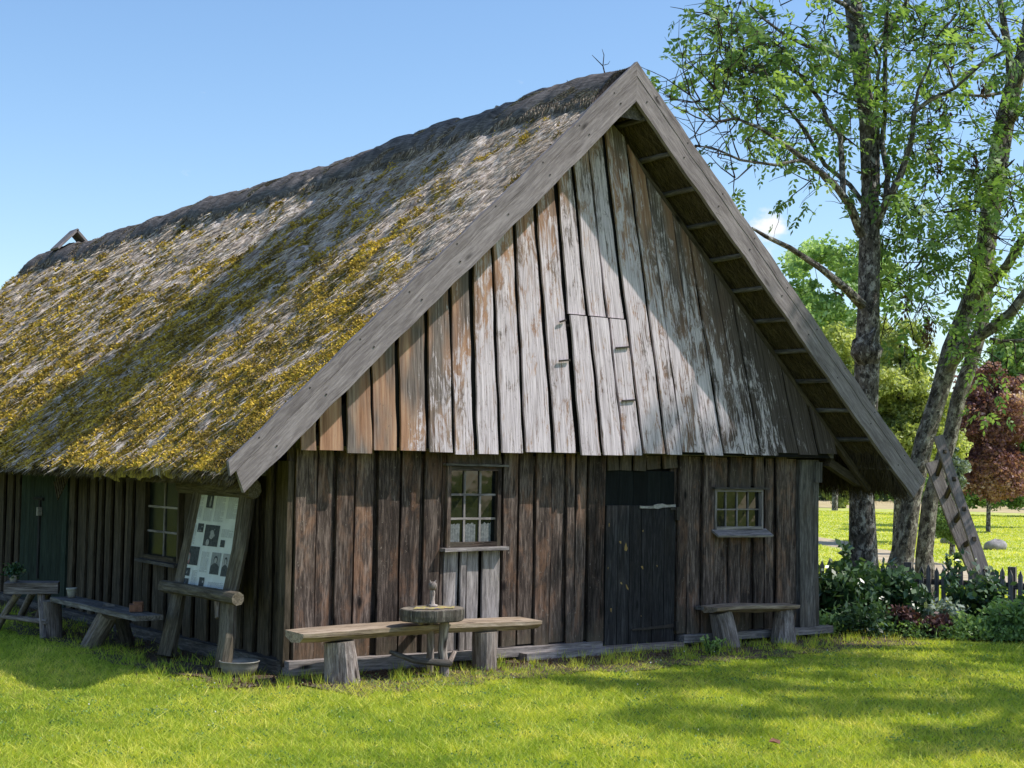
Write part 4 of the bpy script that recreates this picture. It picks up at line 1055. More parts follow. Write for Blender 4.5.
class Tree:
    def __init__(s): s.mb = MB(); s.tw = MB(); s.tips = []
    def limb(s, P, R, n=9, jit=.04, twig=False): (s.tw if twig else s.mb).tube(P, R, n, jit, cap=False)
    def grow(s, p, d, L, r, depth, spread=.7, bias=(0, 0, .1), leaf=True):
        d = np.array(d, float); d /= np.linalg.norm(d); P = [np.array(p, float)]; k = 4
        dd = d.copy()
        for i in range(k):
            dd = dd+rng.normal(0, .16, 3)+np.array(bias)*.5; dd /= np.linalg.norm(dd); P.append(P[-1]+dd*L/k)
        s.limb(P, [r*(1-.6*i/k) for i in range(k+1)], 5 if depth < 2 else 6, .03, depth < 2)
        if leaf: s.tips += [(P[-1], dd)]+([(P[2], dd)] if depth <= 1 else [])
        if depth > 0:
            for i in range(random.choice((2, 3))):
                q = P[random.choice((2, 3, 4))]; nd = dd+rng.normal(0, spread, 3)
                s.grow(q, nd, L*random.uniform(.55, .8), r*.5, depth-1, spread, bias, leaf)
def polyD(pts): return [pD(x, y, D) for (x, y, D) in pts]

# --- ash A (behind the right roof slope)
A = Tree(); DA = 17.2
trunkA = [(866, 612, 17.2), (864, 560, 17.2), (862, 500, 17.2), (864, 440, 17.25), (867, 360, 17.25), (869, 300, 17.3), (870, 250, 17.3), (870, 190, 17.35), (867, 120, 17.4), (860, 60, 17.45), (853, 0, 17.5), (846, -60, 17.6), (850, -160, 17.8), (846, -300, 18.0), (850, -460, 18.3)]
RA = [.21, .165, .14, .138, .14, .125, .12, .098, .092, .105, .10, .085, .07, .05, .03]
A.limb(polyD(trunkA), RA, 16, .035)
A.limb(polyD([(862, 348, 17.22), (866, 340, 17.2), (870, 352, 17.25)]), [.08, .165, .08], 12, .08)
A.limb(polyD([(864, 340, 17.25), (866, 352, 17.2), (867, 362, 17.25)]), [.13, .20, .13], 14, .10)
limbsA = [
 ([(862, 305, 17.1), (845, 288, 16.8), (820, 268, 16.5), (790, 248, 16.2), (765, 236, 16.0), (752, 228, 15.9)], [.09, .07, .055, .045, .035, .02]),
 ([(862, 235, 17.1), (850, 205, 16.9), (835, 185, 16.7), (812, 165, 16.5), (785, 145, 16.3), (760, 128, 16.1), (735, 118, 15.9)], [.09, .075, .055, .05, .04, .03, .02]),
 ([(843, 194, 16.8), (842, 165, 16.9), (840, 135, 17.0), (828, 122, 17.0), (820, 100, 17.1), (800, 75, 17.2), (775, 60, 17.2)], [.05, .05, .045, .04, .035, .03, .02]),
 ([(812, 165, 16.5), (800, 160, 16.4), (775, 165, 16.2), (740, 160, 16.0), (718, 150, 15.9), (695, 145, 15.8)], [.03, .028, .025, .022, .018, .01]),
 ([(867, 208, 17.3), (850, 185, 17.4), (825, 165, 17.6), (805, 130, 17.8), (785, 105, 18.0), (765, 88, 18.1)], [.05, .045, .04, .035, .025, .018]),
 ([(874, 230, 17.3), (885, 205, 17.1), (900, 178, 17.0), (912, 140, 16.9), (914, 112, 16.9), (930, 100, 16.8), (955, 88, 16.7), (948, 68, 16.7), (940, 55, 16.7)], [.08, .07, .06, .05, .045, .04, .032, .02, .01]),
 ([(914, 112, 16.9), (918, 90, 16.9), (930, 65, 16.8), (932, 50, 16.8)], [.03, .025, .018, .01]),
 ([(955, 88, 16.7), (970, 75, 16.6), (985, 62, 16.5)], [.025, .02, .012]),
 ([(885, 205, 17.1), (888, 175, 17.2), (882, 145, 17.3), (885, 110, 17.4), (885, 60, 17.5), (886, 20, 17.5), (890, -20, 17.5)], [.05, .05, .045, .045, .04, .035, .025]),
 ([(878, 195, 17.4), (878, 130, 17.5), (876, 90, 17.6), (880, 60, 17.6), (868, 35, 17.6), (862, 20, 17.6)], [.035, .035, .035, .03, .025, .02]),
 ([(885, 55, 17.5), (880, 50, 17.5), (895, 22, 17.3), (905, 10, 17.2), (908, -20, 17.1)], [.03, .03, .03, .028, .02]),
 ([(866, 75, 17.4), (850, 62, 17.2), (830, 52, 17.0), (805, 45, 16.8), (785, 35, 16.6), (765, 20, 16.5), (750, 5, 16.5)], [.05, .045, .04, .035, .03, .02, .012]),
 ([(862, 20, 17.4), (845, 5, 17.2), (825, -5, 17.0), (800, -10, 16.8)], [.05, .04, .03, .02]),
 ([(860, 60, 17.5), (880, 40, 17.8), (900, 10, 18.0), (930, -30, 18.3)], [.06, .045, .035, .02]),
 ([(735, 118, 15.9), (715, 122, 15.8), (700, 110, 15.7), (688, 92, 15.7), (680, 70, 15.7)], [.02, .016, .012, .009, .006]),
 ([(735, 118, 15.9), (720, 100, 15.8), (700, 80, 15.8)], [.015, .01, .006]),
 ([(752, 165, 16.1), (738, 178, 16.0), (728, 184, 16.0)], [.016, .012, .006]),
 ([(843, 296, 16.8), (832, 290, 16.8)], [.02, .01]),
]
for P, R in limbsA: A.limb(polyD(P), [q*.66 for q in R], 7, .05)
# bare twigs toward the roof
for (x, y, D) in [(740, 118, 15.9), (720, 120, 15.8), (718, 150, 15.9), (700, 146, 15.8), (740, 160, 16.0), (700, 100, 15.7), (690, 95, 15.7), (715, 90, 15.8), (760, 128, 16.1), (705, 120, 15.8), (775, 62, 17.2), (735, 178, 16.0)]:
    for _ in range(2):
        d = -_R*random.uniform(.1, .7)+_U*random.uniform(-.5, .9)+_fw*random.uniform(-.4, .4); A.grow(pD(x, y, D), d, random.uniform(.35, .6), .009, 1, .6, (0, 0, .08), False)
def crown_from(tree, clusters, name_tree, mat, leafsize, label, cat, trunkmat, base, group=None, perm2=260, extra=None):
    """clusters: (px, py, D, radius m, n twigs)"""
    root = empty(name_tree, tuple(base), label, cat, group)
    for (x, y, D, R, nb_) in clusters:
        c = pD(x, y, D) if D is not None else x
        for _ in range(nb_):
            v = rng.normal(size=3); v /= np.linalg.norm(v); p = c+v*R*random.random()**.6*np.array([1, 1, .8])
            tree.grow(p, v+rng.normal(0, .4, 3), random.uniform(.25, .5), .008, 1, .8, (0, 0, -.02), True)
    tree.mb.build('trunk', M[trunkmat], root, True)
    if tree.tw.V: tree.tw.build('twigs', M['twig'], root, True)
    T = tree.tips; P = np.array([t[0] for t in T]); D_ = np.array([t[1] for t in T])
    k = rng.integers(0, len(P), int(len(P)*extra if extra else len(P)*5)); n = len(k)
    pos = P[k]+rng.normal(0, .045, (n, 3)); out = D_[k]+rng.normal(0, .8, (n, 3))
    # leaf colour varies by clump
    sh = np.clip(fbm(pos[:, 0]*1.3, pos[:, 1]*1.3, pos[:, 2]*1.3, s=91, o=2)*1.6-.35+rng.normal(0, .14, n), 0, 1)
    V, F, r_ = ash_leaves(pos, out, leafsize, sh)
    raw_mesh('crown', V, F, M[mat], root, attrs={'r': r_})
    return root
clA = [(730, 25, 16.3, .5, 14), (765, 30, 16.4, .6, 18), (722, 42, 16.2, .22, 6), (800, 25, 16.8, .6, 16), (830, 10, 17, .5, 12), (745, 75, 16.3, .4, 9), (780, 85, 16.6, .5, 12), (815, 80, 17, .5, 12),
       (830, 110, 17.2, .4, 9), (770, 115, 17.4, .35, 7), (800, 118, 17.8, .35, 8), (735, 135, 17, .3, 4), (820, 175, 17.0, .25, 6), (812, 185, 16.9, .12, 3), (750, 45, 17, .5, 10), (740, 55, 16.2, .2, 5), (720, 55, 16, .3, 7),
       (900, 60, 17.4, .4, 12), (915, 20, 17.2, .5, 14), (880, 25, 17.8, .4, 9), (845, 40, 17.8, .35, 8), (905, 110, 17.6, .4, 9), (930, 130, 17.3, .4, 10), (890, 145, 17.8, .3, 6), (940, 40, 17, .4, 8), (895, 160, 17.2, .2, 4), (925, 75, 17.5, .3, 6),
       (960, 20, 17, .5, 10), (830, 135, 17.9, .3, 5), (725, 105, 16.4, .25, 4), (735, 170, 17.0, .2, 2), (870, 160, 17.0, .15, 4), (872, 195, 17.0, .15, 4)]
clA += [(830, -60, 17.5, .9, 14), (900, -60, 17.6, .9, 14), (760, -50, 17, .8, 10), (860, -180, 18, 1.1, 14), (800, -160, 17.5, .9, 8), (930, -160, 18, .9, 8), (855, -330, 18.3, 1.1, 12)]
crown_from(A, clA, 'ash_tree', 'ash', .19, 'tall slender ash tree with straight knobbly grey trunk behind the roof edge', 'tree', 'bark', pA(868, 606, 2, 0)*[1, 1, 0], group='ash trees behind the barn', extra=.58)

# --- ash B (two stems)
Bt = Tree()
Bt.limb(polyD([(893, 606, 17.9), (898, 580, 18), (903, 554, 18), (911, 500, 18), (924, 440, 18.05), (937, 400, 18.1), (952, 350, 18.15), (965, 318, 18.2), (975, 290, 18.25), (985, 250, 18.3), (992, 200, 18.4), (1000, 150, 18.5), (1008, 115, 18.55), (1022, 60, 18.6), (1034, 0, 18.8), (1045, -100, 19), (1060, -250, 19.3)]),
        [.24, .17, .135, .115, .112, .108, .118, .115, .115, .115, .125, .12, .10, .085, .07, .055, .03], 14, .045)
Bt.limb(polyD([(926, 600, 18.2), (924, 554, 18.3), (930, 500, 18.3), (941, 465, 18.35), (950, 440, 18.4), (958, 400, 18.4), (970, 365, 18.4), (979, 335, 18.4), (984, 310, 18.45), (988, 270, 18.5), (990, 230, 18.6)]),
        [.15, .105, .095, .095, .092, .09, .09, .085, .08, .075, .06], 12, .045)
for P, R in [
 ([(945, 372, 18.1), (965, 345, 17.9), (990, 330, 17.7), (1012, 312, 17.5), (1035, 280, 17.3), (1060, 250, 17.2)], [.08, .075, .065, .06, .05, .04]),
 ([(972, 300, 18.2), (990, 285, 18.0), (1008, 265, 17.8), (1022, 240, 17.6), (1045, 215, 17.5)], [.07, .06, .055, .05, .035]),
 ([(992, 200, 18.3), (1000, 120, 18.3), (1010, 80, 18.3), (1009, 50, 18.3), (1004, 25, 18.4), (1000, 0, 18.5), (990, -40, 18.6)], [.06, .055, .05, .045, .04, .035, .03]),
 ([(1000, 135, 18.3), (1010, 122, 18.1), (1020, 108, 17.9), (1034, 100, 17.8)], [.06, .05, .045, .04]),
 ([(1008, 50, 18.3), (995, 35, 18.1), (985, 20, 18.0), (978, 0, 17.9)], [.03, .022, .016, .01]),
 ([(1005, 52, 18.3), (985, 62, 18.2), (965, 74, 18.0), (956, 88, 17.9)], [.03, .025, .02, .014]),
 ([(1004, 92, 18.3), (985, 96, 18.1), (960, 95, 18.0), (940, 90, 17.9)], [.025, .02, .014, .008]),
 ([(1015, 90, 18.4), (1024, 70, 18.2), (1040, 50, 18.1)], [.04, .035, .03]),
 ([(990, 340, 17.7), (1005, 342, 17.6), (1024, 340, 17.5)], [.035, .03, .02]),
 ([(972, 92, 18.3), (960, 95, 18.0), (935, 96, 17.9), (915, 92, 17.8)], [.02, .016, .012, .006]),
 ]: Bt.limb(polyD(P), R, 8, .05)
clB = [(905, 200, 17.6, .35, 10), (895, 230, 17.6, .3, 9), (925, 215, 17.7, .4, 14), (950, 190, 17.8, .4, 14), (930, 170, 18, .35, 10), (915, 250, 17.7, .35, 12), (945, 250, 17.7, .4, 14), (970, 230, 17.6, .35, 12), (895, 275, 17.6, .3, 9), (885, 300, 17.6, .25, 6), (925, 290, 17.7, .3, 9),
       (955, 290, 17.8, .25, 6), (905, 310, 17.7, .2, 4), (990, 180, 17.6, .4, 10), (1010, 150, 17.6, .45, 14), (1015, 200, 17.6, .4, 10), (1010, 235, 17.6, .3, 6), (990, 100, 17.8, .3, 7), (960, 140, 18, .35, 9), (935, 140, 18, .3, 6), (945, 95, 18.2, .3, 6), (1000, 20, 18, .5, 14),
       (975, 10, 18, .4, 9), (1020, 50, 18, .4, 8), (940, 20, 18, .4, 8), (1015, 370, 17.4, .3, 8), (1000, 375, 17.4, .2, 5), (1020, 330, 17.4, .25, 5), (1005, 290, 17.5, .25, 5), (975, 270, 17.7, .15, 4), (955, 330, 17.7, .12, 1),
       (1050, 150, 17.6, .7, 16), (1050, 300, 17.3, .6, 12), (1060, 30, 18, .8, 14), (980, -60, 18.4, .9, 14), (1050, -90, 18.6, 1., 14), (1040, -250, 19, 1.2, 12)]
rootB = crown_from(Bt, clB, 'ash_tree', 'ash', .19, 'leaning ash tree with two curved pale stems right of the straight ash', 'tree', 'barkb', pA(905, 602, 2, 0)*[1, 1, 0], group='ash trees behind the barn', extra=.56)
# hanging seed bunches
for (x, y, D) in ((938, 165, 17.9), (908, 303, 17.6), (928, 333, 17.6), (945, 120, 18), (975, 165, 17.7), (968, 45, 18), (932, 155, 17.9), (929, 325, 17.6), (950, 60, 18), (985, 90, 17.8)):
    C = pD(x, y, D)+rng.normal(0, 1, (70, 3))*[.035, .035, .075]; V, F = cards(C, .028, up=(0, 0, 2.), elong=2.4); raw_mesh('seed_bunch', V, F, M['dry'], rootB, attrs={'r': np.repeat(rng.random(len(C)), 4)})

# --- shade trees standing right of the frame (their shadows dapple the lawn, the door and the roof)
SUN = np.array([1.35, -1.0, 2.15]); SUN = SUN/np.linalg.norm(SUN)
def world_tree(x, y, h, clusters, label, lean=(0, 0), extra=5, rt=.22):
    t = Tree(); P = [np.array([x+lean[0]*k/7, y+lean[1]*k/7, h*k/7]) for k in range(8)]; P[0][2] = -.1
    t.limb(P, [rt*(1-.8*k/7)*(1.3 if k == 0 else 1) for k in range(8)], 12, .04)
    cl = []
    for (cx_, cy_, cz_, R, n) in clusters:
        c = np.array([cx_, cy_, cz_]); k = max(2, min(7, int(cz_/h*7)-1)); s_ = P[k]
        t.limb([s_, s_*.5+c*.5+np.array([0, 0, -.2]), c], [.06, .045, .02], 6, .05)
        cl.append((c, None, None, R, n))
    return crown_from(t, cl, 'shade_tree', 'ash', .28, label, 'tree', 'bark', (x, y, 0), group='shade trees right of the frame', extra=extra)
def band(xr, yr, zr, t): return np.array([xr, yr, zr])+np.array([1.35, -1.0, 2.15])*t
cl1 = []
# foliage that shades the diagonal band on the left roof slope
for (xr, yr, t) in ((2.4, 2.2, 4.4), (1.9, 2.55, 4.7), (1.4, 2.9, 5.1), (.9, 3.3, 5.5), (.4, 3.7, 5.8), (-.1, 4.05, 6.2), (-.5, 4.35, 6.5), (2.2, 3.0, 4.6)):
    q = band(xr, yr, zroof(xr), t); cl1.append((*q, .42, 26))
# dapples on the door and right part of the front
for (xr, zr, t) in ((3.3, .9, 4.5), (3.6, .4, 4.2), (3.7, 1.0, 4.9), (4.5, .6, 4.2), (5.2, .9, 3.8), (3.2, .2, 4.7), (4.45, 1.1, 4.1), (4.8, .9, 3.9), (5.5, 1.0, 4.0), (4.5, .8, 4.5), (5.65, .7, 3.7), (4.75, .5, 4.6)):
    q = band(xr, -.05, zr, t); cl1.append((*q, .30, 7 if xr > 4.2 else 4))
world_tree(8.6, -3.4, 15, cl1, 'tall shade tree standing on the lawn right of the barn', (0, .6), 6)
cl2 = []
for (xr, yr, t, R, n) in ((2.3, -2.7, 3.4, .5, 12), (3.3, -2.2, 3.2, .5, 12), (4.3, -1.9, 3.0, .5, 10), (2.2, -1.5, 4.0, .35, 7), (3.0, -1.2, 3.9, .4, 8), (5.3, -1.7, 2.8, .5, 10), (3.6, -3.1, 3.2, .5, 9), (2.6, -4.2, 3.4, .5, 10), (1.9, -4.5, 3.6, .5, 8), (3.0, -3.7, 3.4, .5, 9), (6.0, -1.2, 2.8, .5, 9), (1.6, -1.1, 4.2, .3, 5), (4.0, -1.0, 3.9, .4, 8), (5.0, -.9, 3.7, .4, 7), (1.3, -3.2, 4.0, .35, 5), (6.6, -.9, 2.6, .5, 9)):
    q = band(xr, yr, 0, t); cl2.append((*q, R*.8, max(2, int(n*.45))))
world_tree(7.9, -6.3, 10.5, cl2, 'broad shade tree standing on the lawn near the photographer', (.3, 0), 3.5)

# --- background crowns
def leafy(name, base, H, blobs, mat, size, N, label, cat,  trunk_r=.12, group=None, trunk=True, up=None, seed=1):
    size *= .52; N = int(N*2.6)
    root = empty(name, tuple(base), label, cat, group); C = []; base = np.array(base, float)
    wts = np.array([b[3]**2.2 for b in blobs]); wts /= wts.sum()
    for b, w in zip(blobs, wts):
        n = int(N*w); v = rng.normal(size=(n, 3)); v /= np.linalg.norm(v, axis=1)[:, None]
        rr = b[3]*(1.12-.6*rng.random(n)**1.3)[:, None]
        lump = .45+1.1*fbm(v[:, 0]*3.2+b[0], v[:, 1]*3.2+b[1], v[:, 2]*3.2, s=seed, o=4)[:, None]
        C.append(np.array(b[:3])+v*rr*lump*np.array([1, 1, .85]))
    C = np.concatenate(C); g1 = fbm(C[:, 0]*.085/size, C[:, 1]*.085/size, C[:, 2]*.085/size, s=seed+5, o=4)
    k = g1 > .46; C = C[k]; g1 = g1[k]
    V, F = cards(C, size, up, 1.6); r_ = np.clip((g1-.42)*3.2+rng.normal(0, .16, len(C)), 0, 1)
    raw_mesh('crown' if trunk else 'foliage', V, F, M[mat], root, attrs={'r': np.repeat(r_, 4)})
    if trunk:
        m = MB(); top = base+np.array([0, 0, H*.75])
        m.tube([base-[0, 0, .1], base+[.05, 0, H*.3], top], [trunk_r*1.3, trunk_r, trunk_r*.3], 9, .05, cap=False)
        for b in blobs[:7]: c = np.array(b[:3]); s_ = base+np.array([0, 0, max(.3*H, min(.6*H, (c[2]-base[2])*.55))]); m.tube([s_, (s_+c)/2+[0, 0, .1], c], [trunk_r*.45, trunk_r*.3, trunk_r*.1], 6, .04, cap=False)
        m.build('trunk', M['bark'], root, True)
    return root
def blobs_px(L, D): return [(*pD(x, y, D+dd), r*D/FPX) for (x, y, r, dd) in L]
def gnd(px, D):
    q = pD(px, 480, D); return (q[0], q[1], 0.)
leafy('broadleaf_tree', gnd(835, 62), 12, blobs_px([(790, 285, 26, 0), (815, 268, 28, 1), (845, 262, 30, 0), (870, 280, 28, 1), (835, 300, 34, 0), (800, 320, 30, 0), (865, 320, 32, 0), (760, 330, 24, 1), (885, 350, 30, 0), (830, 360, 40, 0), (790, 370, 34, 0), (850, 400, 40, 0)], 62), 'far', .26, 26000, 'tall round pale green tree far behind the straight ash', 'tree', .1)
leafy('maple_tree', gnd(900, 34), 6, blobs_px([(840, 345, 22, 0), (872, 335, 20, 1), (905, 345, 24, 0), (925, 372, 22, 0), (895, 385, 34, 0), (860, 395, 34, 0), (930, 405, 28, 0), (915, 430, 34, 0), (880, 440, 36, 0), (940, 445, 24, 1), (850, 440, 30, 0), (905, 465, 30, 0)], 34), 'yel', .12, 30000, 'yellowish green maple tree directly behind the two ash trunks', 'tree', .14)
leafy('copper_leaved_tree', gnd(988, 42), 5, blobs_px([(985, 390, 24, 0), (1000, 410, 30, 0), (965, 410, 20, 0), (975, 440, 32, 0), (1005, 445, 30, 0), (950, 440, 16, 1), (985, 465, 28, 0), (960, 385, 12, 2), (972, 470, 20, 0), (1000, 478, 24, 0), (1022, 440, 20, 0), (990, 375, 14, 0), (1012, 385, 14, 0), (950, 420, 14, 0), (985, 488, 18, 0), (1005, 486, 18, 0), (966, 484, 14, 0)], 42), 'plum', .13, 22000, 'dark copper red tree at the right behind the ladder', 'tree', .05)
leafy('broadleaf_tree', gnd(1040, 46), 7, blobs_px([(1030, 350, 34, 0), (1010, 375, 22, 0), (1045, 400, 36, 0), (1020, 425, 22, 0), (1035, 450, 30, 0), (1060, 340, 34, 0)], 46), 'bushl', .17, 20000, 'fresh green tree at the right edge beyond the copper tree', 'tree', .16)
leafy('conifer_shrub', gnd(952, 30), 2.2, blobs_px([(950, 452, 9, 0), (956, 466, 11, 0), (950, 480, 12, 0), (958, 492, 12, 0)], 30), 'silver', .09, 3500, 'pale blue green conifer between the leaning stems and ladder', 'shrub', .05)
leafy('leafy_bush', gnd(1000, 58), 2, blobs_px([(970, 488, 19, 0), (1000, 490, 19, 0), (1030, 488, 22, 0), (948, 492, 14, 0), (1060, 486, 24, 0), (985, 496, 11, 0), (1015, 497, 11, 0), (900, 490, 12, 0), (925, 491, 13, 0), (870, 489, 12, 0)], 58), 'bushl', .16, 14000, 'long low green bush beyond the field at right', 'bush', .1, trunk=False)
leafy('golden_shrub', gnd(836, 66), 2, blobs_px([(838, 478, 9, 0), (845, 488, 9, 0), (832, 492, 8, 0), (840, 500, 8, 0)], 66), 'yel', .16, 3000, 'golden green shrub seen under the right eave', 'shrub', .1)
leafy('ornamental_grass', gnd(940, 27), 1, blobs_px([(940, 505, 10, 0), (948, 520, 15, 0), (938, 530, 13, 0), (953, 532, 12, 0)], 27), 'bushl', .06, 4200, 'pale tufted bush on the meadow behind the leaning ash', 'shrub', .05, trunk=False, up=(0, 0, 1.5))
# far tree line
hd = []
for i in range(46):
    px = -700+i*62; D = 74+random.uniform(-5, 12); 
    hd.append((*pD(px, 466+random.uniform(-6, 12), D), random.uniform(22, 34)*D/FPX*1.3))
t_ = leafy('far_woodland', (60, 50, 0), 3, hd, 'hedge', .42, 42000, '', '', trunk=False)
for ch in t_.children: ch.parent = None; w_ = ch.location.copy(); ch.location = (60+w_.x, 50+w_.y, w_.z); ch.name = 'far_woodland_foliage'; ch['kind'] = 'stuff'; ch['label'] = 'dark wooded edge far beyond the meadow'
bpy.data.objects.remove(t_)
# trees across the lawn on the photographer's side (mirrored in the window panes)
def clump(x, y, R, H, label, mat='far'):
    leafy('broadleaf_tree', (x, y, 0), H, [(x+random.uniform(-R, R)*.6, y+random.uniform(-R, R)*.6, H*(.4+.5*random.random()), R*random.uniform(.45, .7)) for _ in range(8)], mat, .35, 9000, label, 'tree', .25)
clump(22, -22, 4, 8, 'round green tree across the lawn facing the gable'); clump(30, -15, 4.5, 9, 'larger green tree across the lawn to the right', 'bushl'); clump(15, -30, 4.5, 9, 'green tree across the lawn behind the photographer')

clump(-6.5, 17, 2.6, 6, 'unseen dense tree beyond the far left corner, added for the side window reflection', 'hedge'); clump(-11, 30, 5, 9, 'unseen tall tree far behind the left side, added for the side window reflection', 'hedge'); clump(-3.5, 21, 2.4, 5, 'unseen small tree behind the rear, added for the side window reflection', 'hedge')  # unseen trees, added so the side window mirrors dark green
# twigs of a bare tree top showing above the ridge
bt = empty('bare_tree', (9.5, 12, 0), 'bare tree behind the barn whose top twigs show above the ridge', 'tree')
t = Tree(); tp = pD(606, 78, 24); tp2 = pD(570, 90, 24); base = np.array([tp[0]+.3, tp[1]+.2, 0])
t.limb([base, base+[0, 0, 3], base+[-.1, -.1, 5.8], tp+[.05, .05, -.5]], [.14, .11, .06, .02], 8, .04)
t.limb([tp+[.05, .05, -.5], tp, pD(603, 66, 24)], [.02, .014, .010], 5, 0); t.limb([pD(603, 66, 24), pD(597, 60, 24), pD(592, 55, 24)], [.009, .007, .004], 5, 0)
t.limb([pD(603, 66, 24), pD(604, 55, 24), pD(602, 49, 24)], [.009, .007, .003], 5, 0); t.limb([pD(604, 65, 24), pD(608, 64, 24), pD(610, 61, 24)], [.007, .005, .003], 5, 0)
t.limb([base+[-.1, -.1, 5.5], tp2+[.0, 0, -.3], tp2, pD(567, 80, 24)], [.05, .02, .012, .004], 5, 0)
t.mb.build('trunk', M['twig'], bt, True); bt.location = tuple(base)
for ch in bt.children: ch.location = tuple(np.array([9.5, 12, 0])-base)

# ------------------------------------------------------------------ fence, ladder, stones
F0 = pD(800, 480, 17.3); F1 = pD(1180, 480, 15.4); F0[2] = F1[2] = 0
fd = (F1-F0); FL = np.linalg.norm(fd); fd /= FL; fn = np.array([-fd[1], fd[0], 0])
FE = empty('picket_fence', tuple(F0), 'low grey picket fence with pointed slats behind the flower bed', 'fence')
pos = 0.0
while pos < FL:
    m = MB(); h = .60+random.uniform(-.03, .03); q = F0+fd*pos; w = .048; lean = random.uniform(-.02, .02)
    ww = .5*w; pts = [(-ww, 0), (ww, 0), (ww, h-.06), (0, h), (-ww, h-.06)]
    V = [q+fd*(a+lean*b)+np.array([0, 0, b])-fn*.011 for a, b in pts]+[q+fd*(a+lean*b)+np.array([0, 0, b])+fn*.009 for a, b in pts]
    m.add(V, [(0, 1, 2, 3, 4), (9, 8, 7, 6, 5)]+[(i, i+5, (i+1) % 5+5, (i+1) % 5) for i in range(5)], [(a, 0, b) for a, b in pts]*2)
    m.build('picket', M['grey'], FE); pos += random.uniform(.078, .095)
m = MB()
for z in (.14, .42): m.plank(F0+[0, 0, z]+fn*.03, F1+[0, 0, z]+fn*.03, (0, 0, 1), .06, .035, 6, .004)
m.build('rail', M['greydark'], FE)
for k in range(4): 
    q = F0+fd*(FL*(k+.1)/3.6)+fn*.08; m = MB(); m.plank(q, q+[0, 0, .62], fd, .08, .08); m.build('post', M['greydark'], FE)
LD = empty('ladder', tuple(gnd(985, 17.3)), 'weathered wooden ladder leaning against the two stemmed ash', 'ladder')
r1a, r1b = pD(991, 592, 17.0), pD(938, 436, 17.5); r2a, r2b = pD(981, 588, 17.3), pD(931, 462, 17.8)
m = MB(); m.plank(r1a, r1b, _R, .115, .05, 6, .003); m.build('rail', M['barge'], LD)
m = MB(); m.plank(r2a, r2b, _R, .155, .05, 6, .004); m.build('rail', M['grey'], LD)
for f_ in (.12, .32, .51, .70, .88):
    a, b = r2a+(r2b-r2a)*f_, r1a+(r1b-r1a)*f_; d_ = (b-a)/np.linalg.norm(b-a)
    m = MB(); m.plank(a-d_*.03+_U*.02, b+d_*.03+_U*.02, _U, .05, .04); m.build('rung', M['side'], LD)
for (px, py, r_, lab) in ((953, 543, .23, 'pale rounded boulder on the meadow beside the ladder'), (996, 549, .22, 'low flat stone on the meadow right of the ladder'), (930, 538, .18, 'small light stone on the meadow behind the leaning ash')):
    q = pA(px, py, 2, 0); m = MB(); n1, n2 = 12, 8; V = []
    for ii in range(n2+1):
        ph = math.pi*ii/n2
        for j in range(n1):
            th = 2*math.pi*j/n1; rr = r_*(1+.12*math.sin(3*th+px+ph*2)+.08*math.cos(5*th+ph))
            V.append((q[0]+rr*math.sin(ph)*math.cos(th)*1.3, q[1]+rr*math.sin(ph)*math.sin(th), .05+rr*.7*math.cos(ph)))
    m.add(V, [(ii*n1+j, ii*n1+n1+j, ii*n1+n1+(j+1) % n1, ii*n1+(j+1) % n1) for ii in range(n2) for j in range(n1)])
    o = m.build('boulder', M['stone'], None, True, origin=(q[0], q[1], 0)); tag(o, lab, 'stone')

# ------------------------------------------------------------------ flower bed planting
def plant(name, px, py, D, w, h, mat, size, N, label, cat, stems=6, elong=1.9, drop=0.0, flowers=None, spiky=False):
    """bushy plant: px,py = foot in the picture's world position at depth D; w,h metres"""
    b = pD(px, py, D); b[2] = 0; root = empty(name, tuple(b), label, cat)
    m = MB(); C = []; tips = []
    for _ in range(stems):
        a = random.uniform(0, 6.28); sp = random.random()**.5*w/2; t_ = b+np.array([math.cos(a)*sp, math.sin(a)*sp, h*random.uniform(.55, 1.0)])
        s_ = b+np.array([math.cos(a)*sp*.3, math.sin(a)*sp*.3, -.01]); mid = (s_+t_)/2+np.array([0, 0, h*.08])
        m.tube([s_, mid, t_], [.008, .006, .003], 5, 0, cap=False); tips.append(t_)
        k = max(8, int(N/stems)); f_ = rng.random(k)**.8
        P = s_*(1-f_)[:, None]+t_*f_[:, None]+rng.normal(0, 1, (k, 3))*(.05 if spiky else .09)*np.array([1, 1, .8])*(w/.6 if not spiky else .6)
        P[:, 2] = np.maximum(P[:, 2], .01); C.append(P)
    m.build('stems', M['stem'], root)
    C = np.concatenate(C); V, F = cards(C, size, None, elong)
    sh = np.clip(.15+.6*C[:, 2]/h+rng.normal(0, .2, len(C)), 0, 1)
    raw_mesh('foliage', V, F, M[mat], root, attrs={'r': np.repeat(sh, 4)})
    if flowers:
        fm, fn_, fs = flowers; P = np.array([tips[i % len(tips)] for i in range(fn_)])
        for q in P[:fn_]:
            CC = q+rng.normal(0, fs*.4, (14, 3)); V, F = cards(CC, fs, None, 1.1); raw_mesh('flower', V, F, M[fm], root, attrs={'r': np.repeat(rng.random(14), 4)})
    return root
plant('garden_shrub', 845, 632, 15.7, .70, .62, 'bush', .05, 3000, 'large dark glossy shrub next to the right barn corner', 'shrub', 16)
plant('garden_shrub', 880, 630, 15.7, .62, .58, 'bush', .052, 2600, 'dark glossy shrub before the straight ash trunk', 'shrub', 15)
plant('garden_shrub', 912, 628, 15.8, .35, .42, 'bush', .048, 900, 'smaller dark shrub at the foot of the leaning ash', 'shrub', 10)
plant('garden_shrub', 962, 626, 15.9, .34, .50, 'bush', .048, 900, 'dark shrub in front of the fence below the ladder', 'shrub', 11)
plant('garden_shrub', 986, 624, 15.9, .36, .52, 'bush', .048, 1000, 'dark shrub below the foot of the ladder rails', 'shrub', 10)
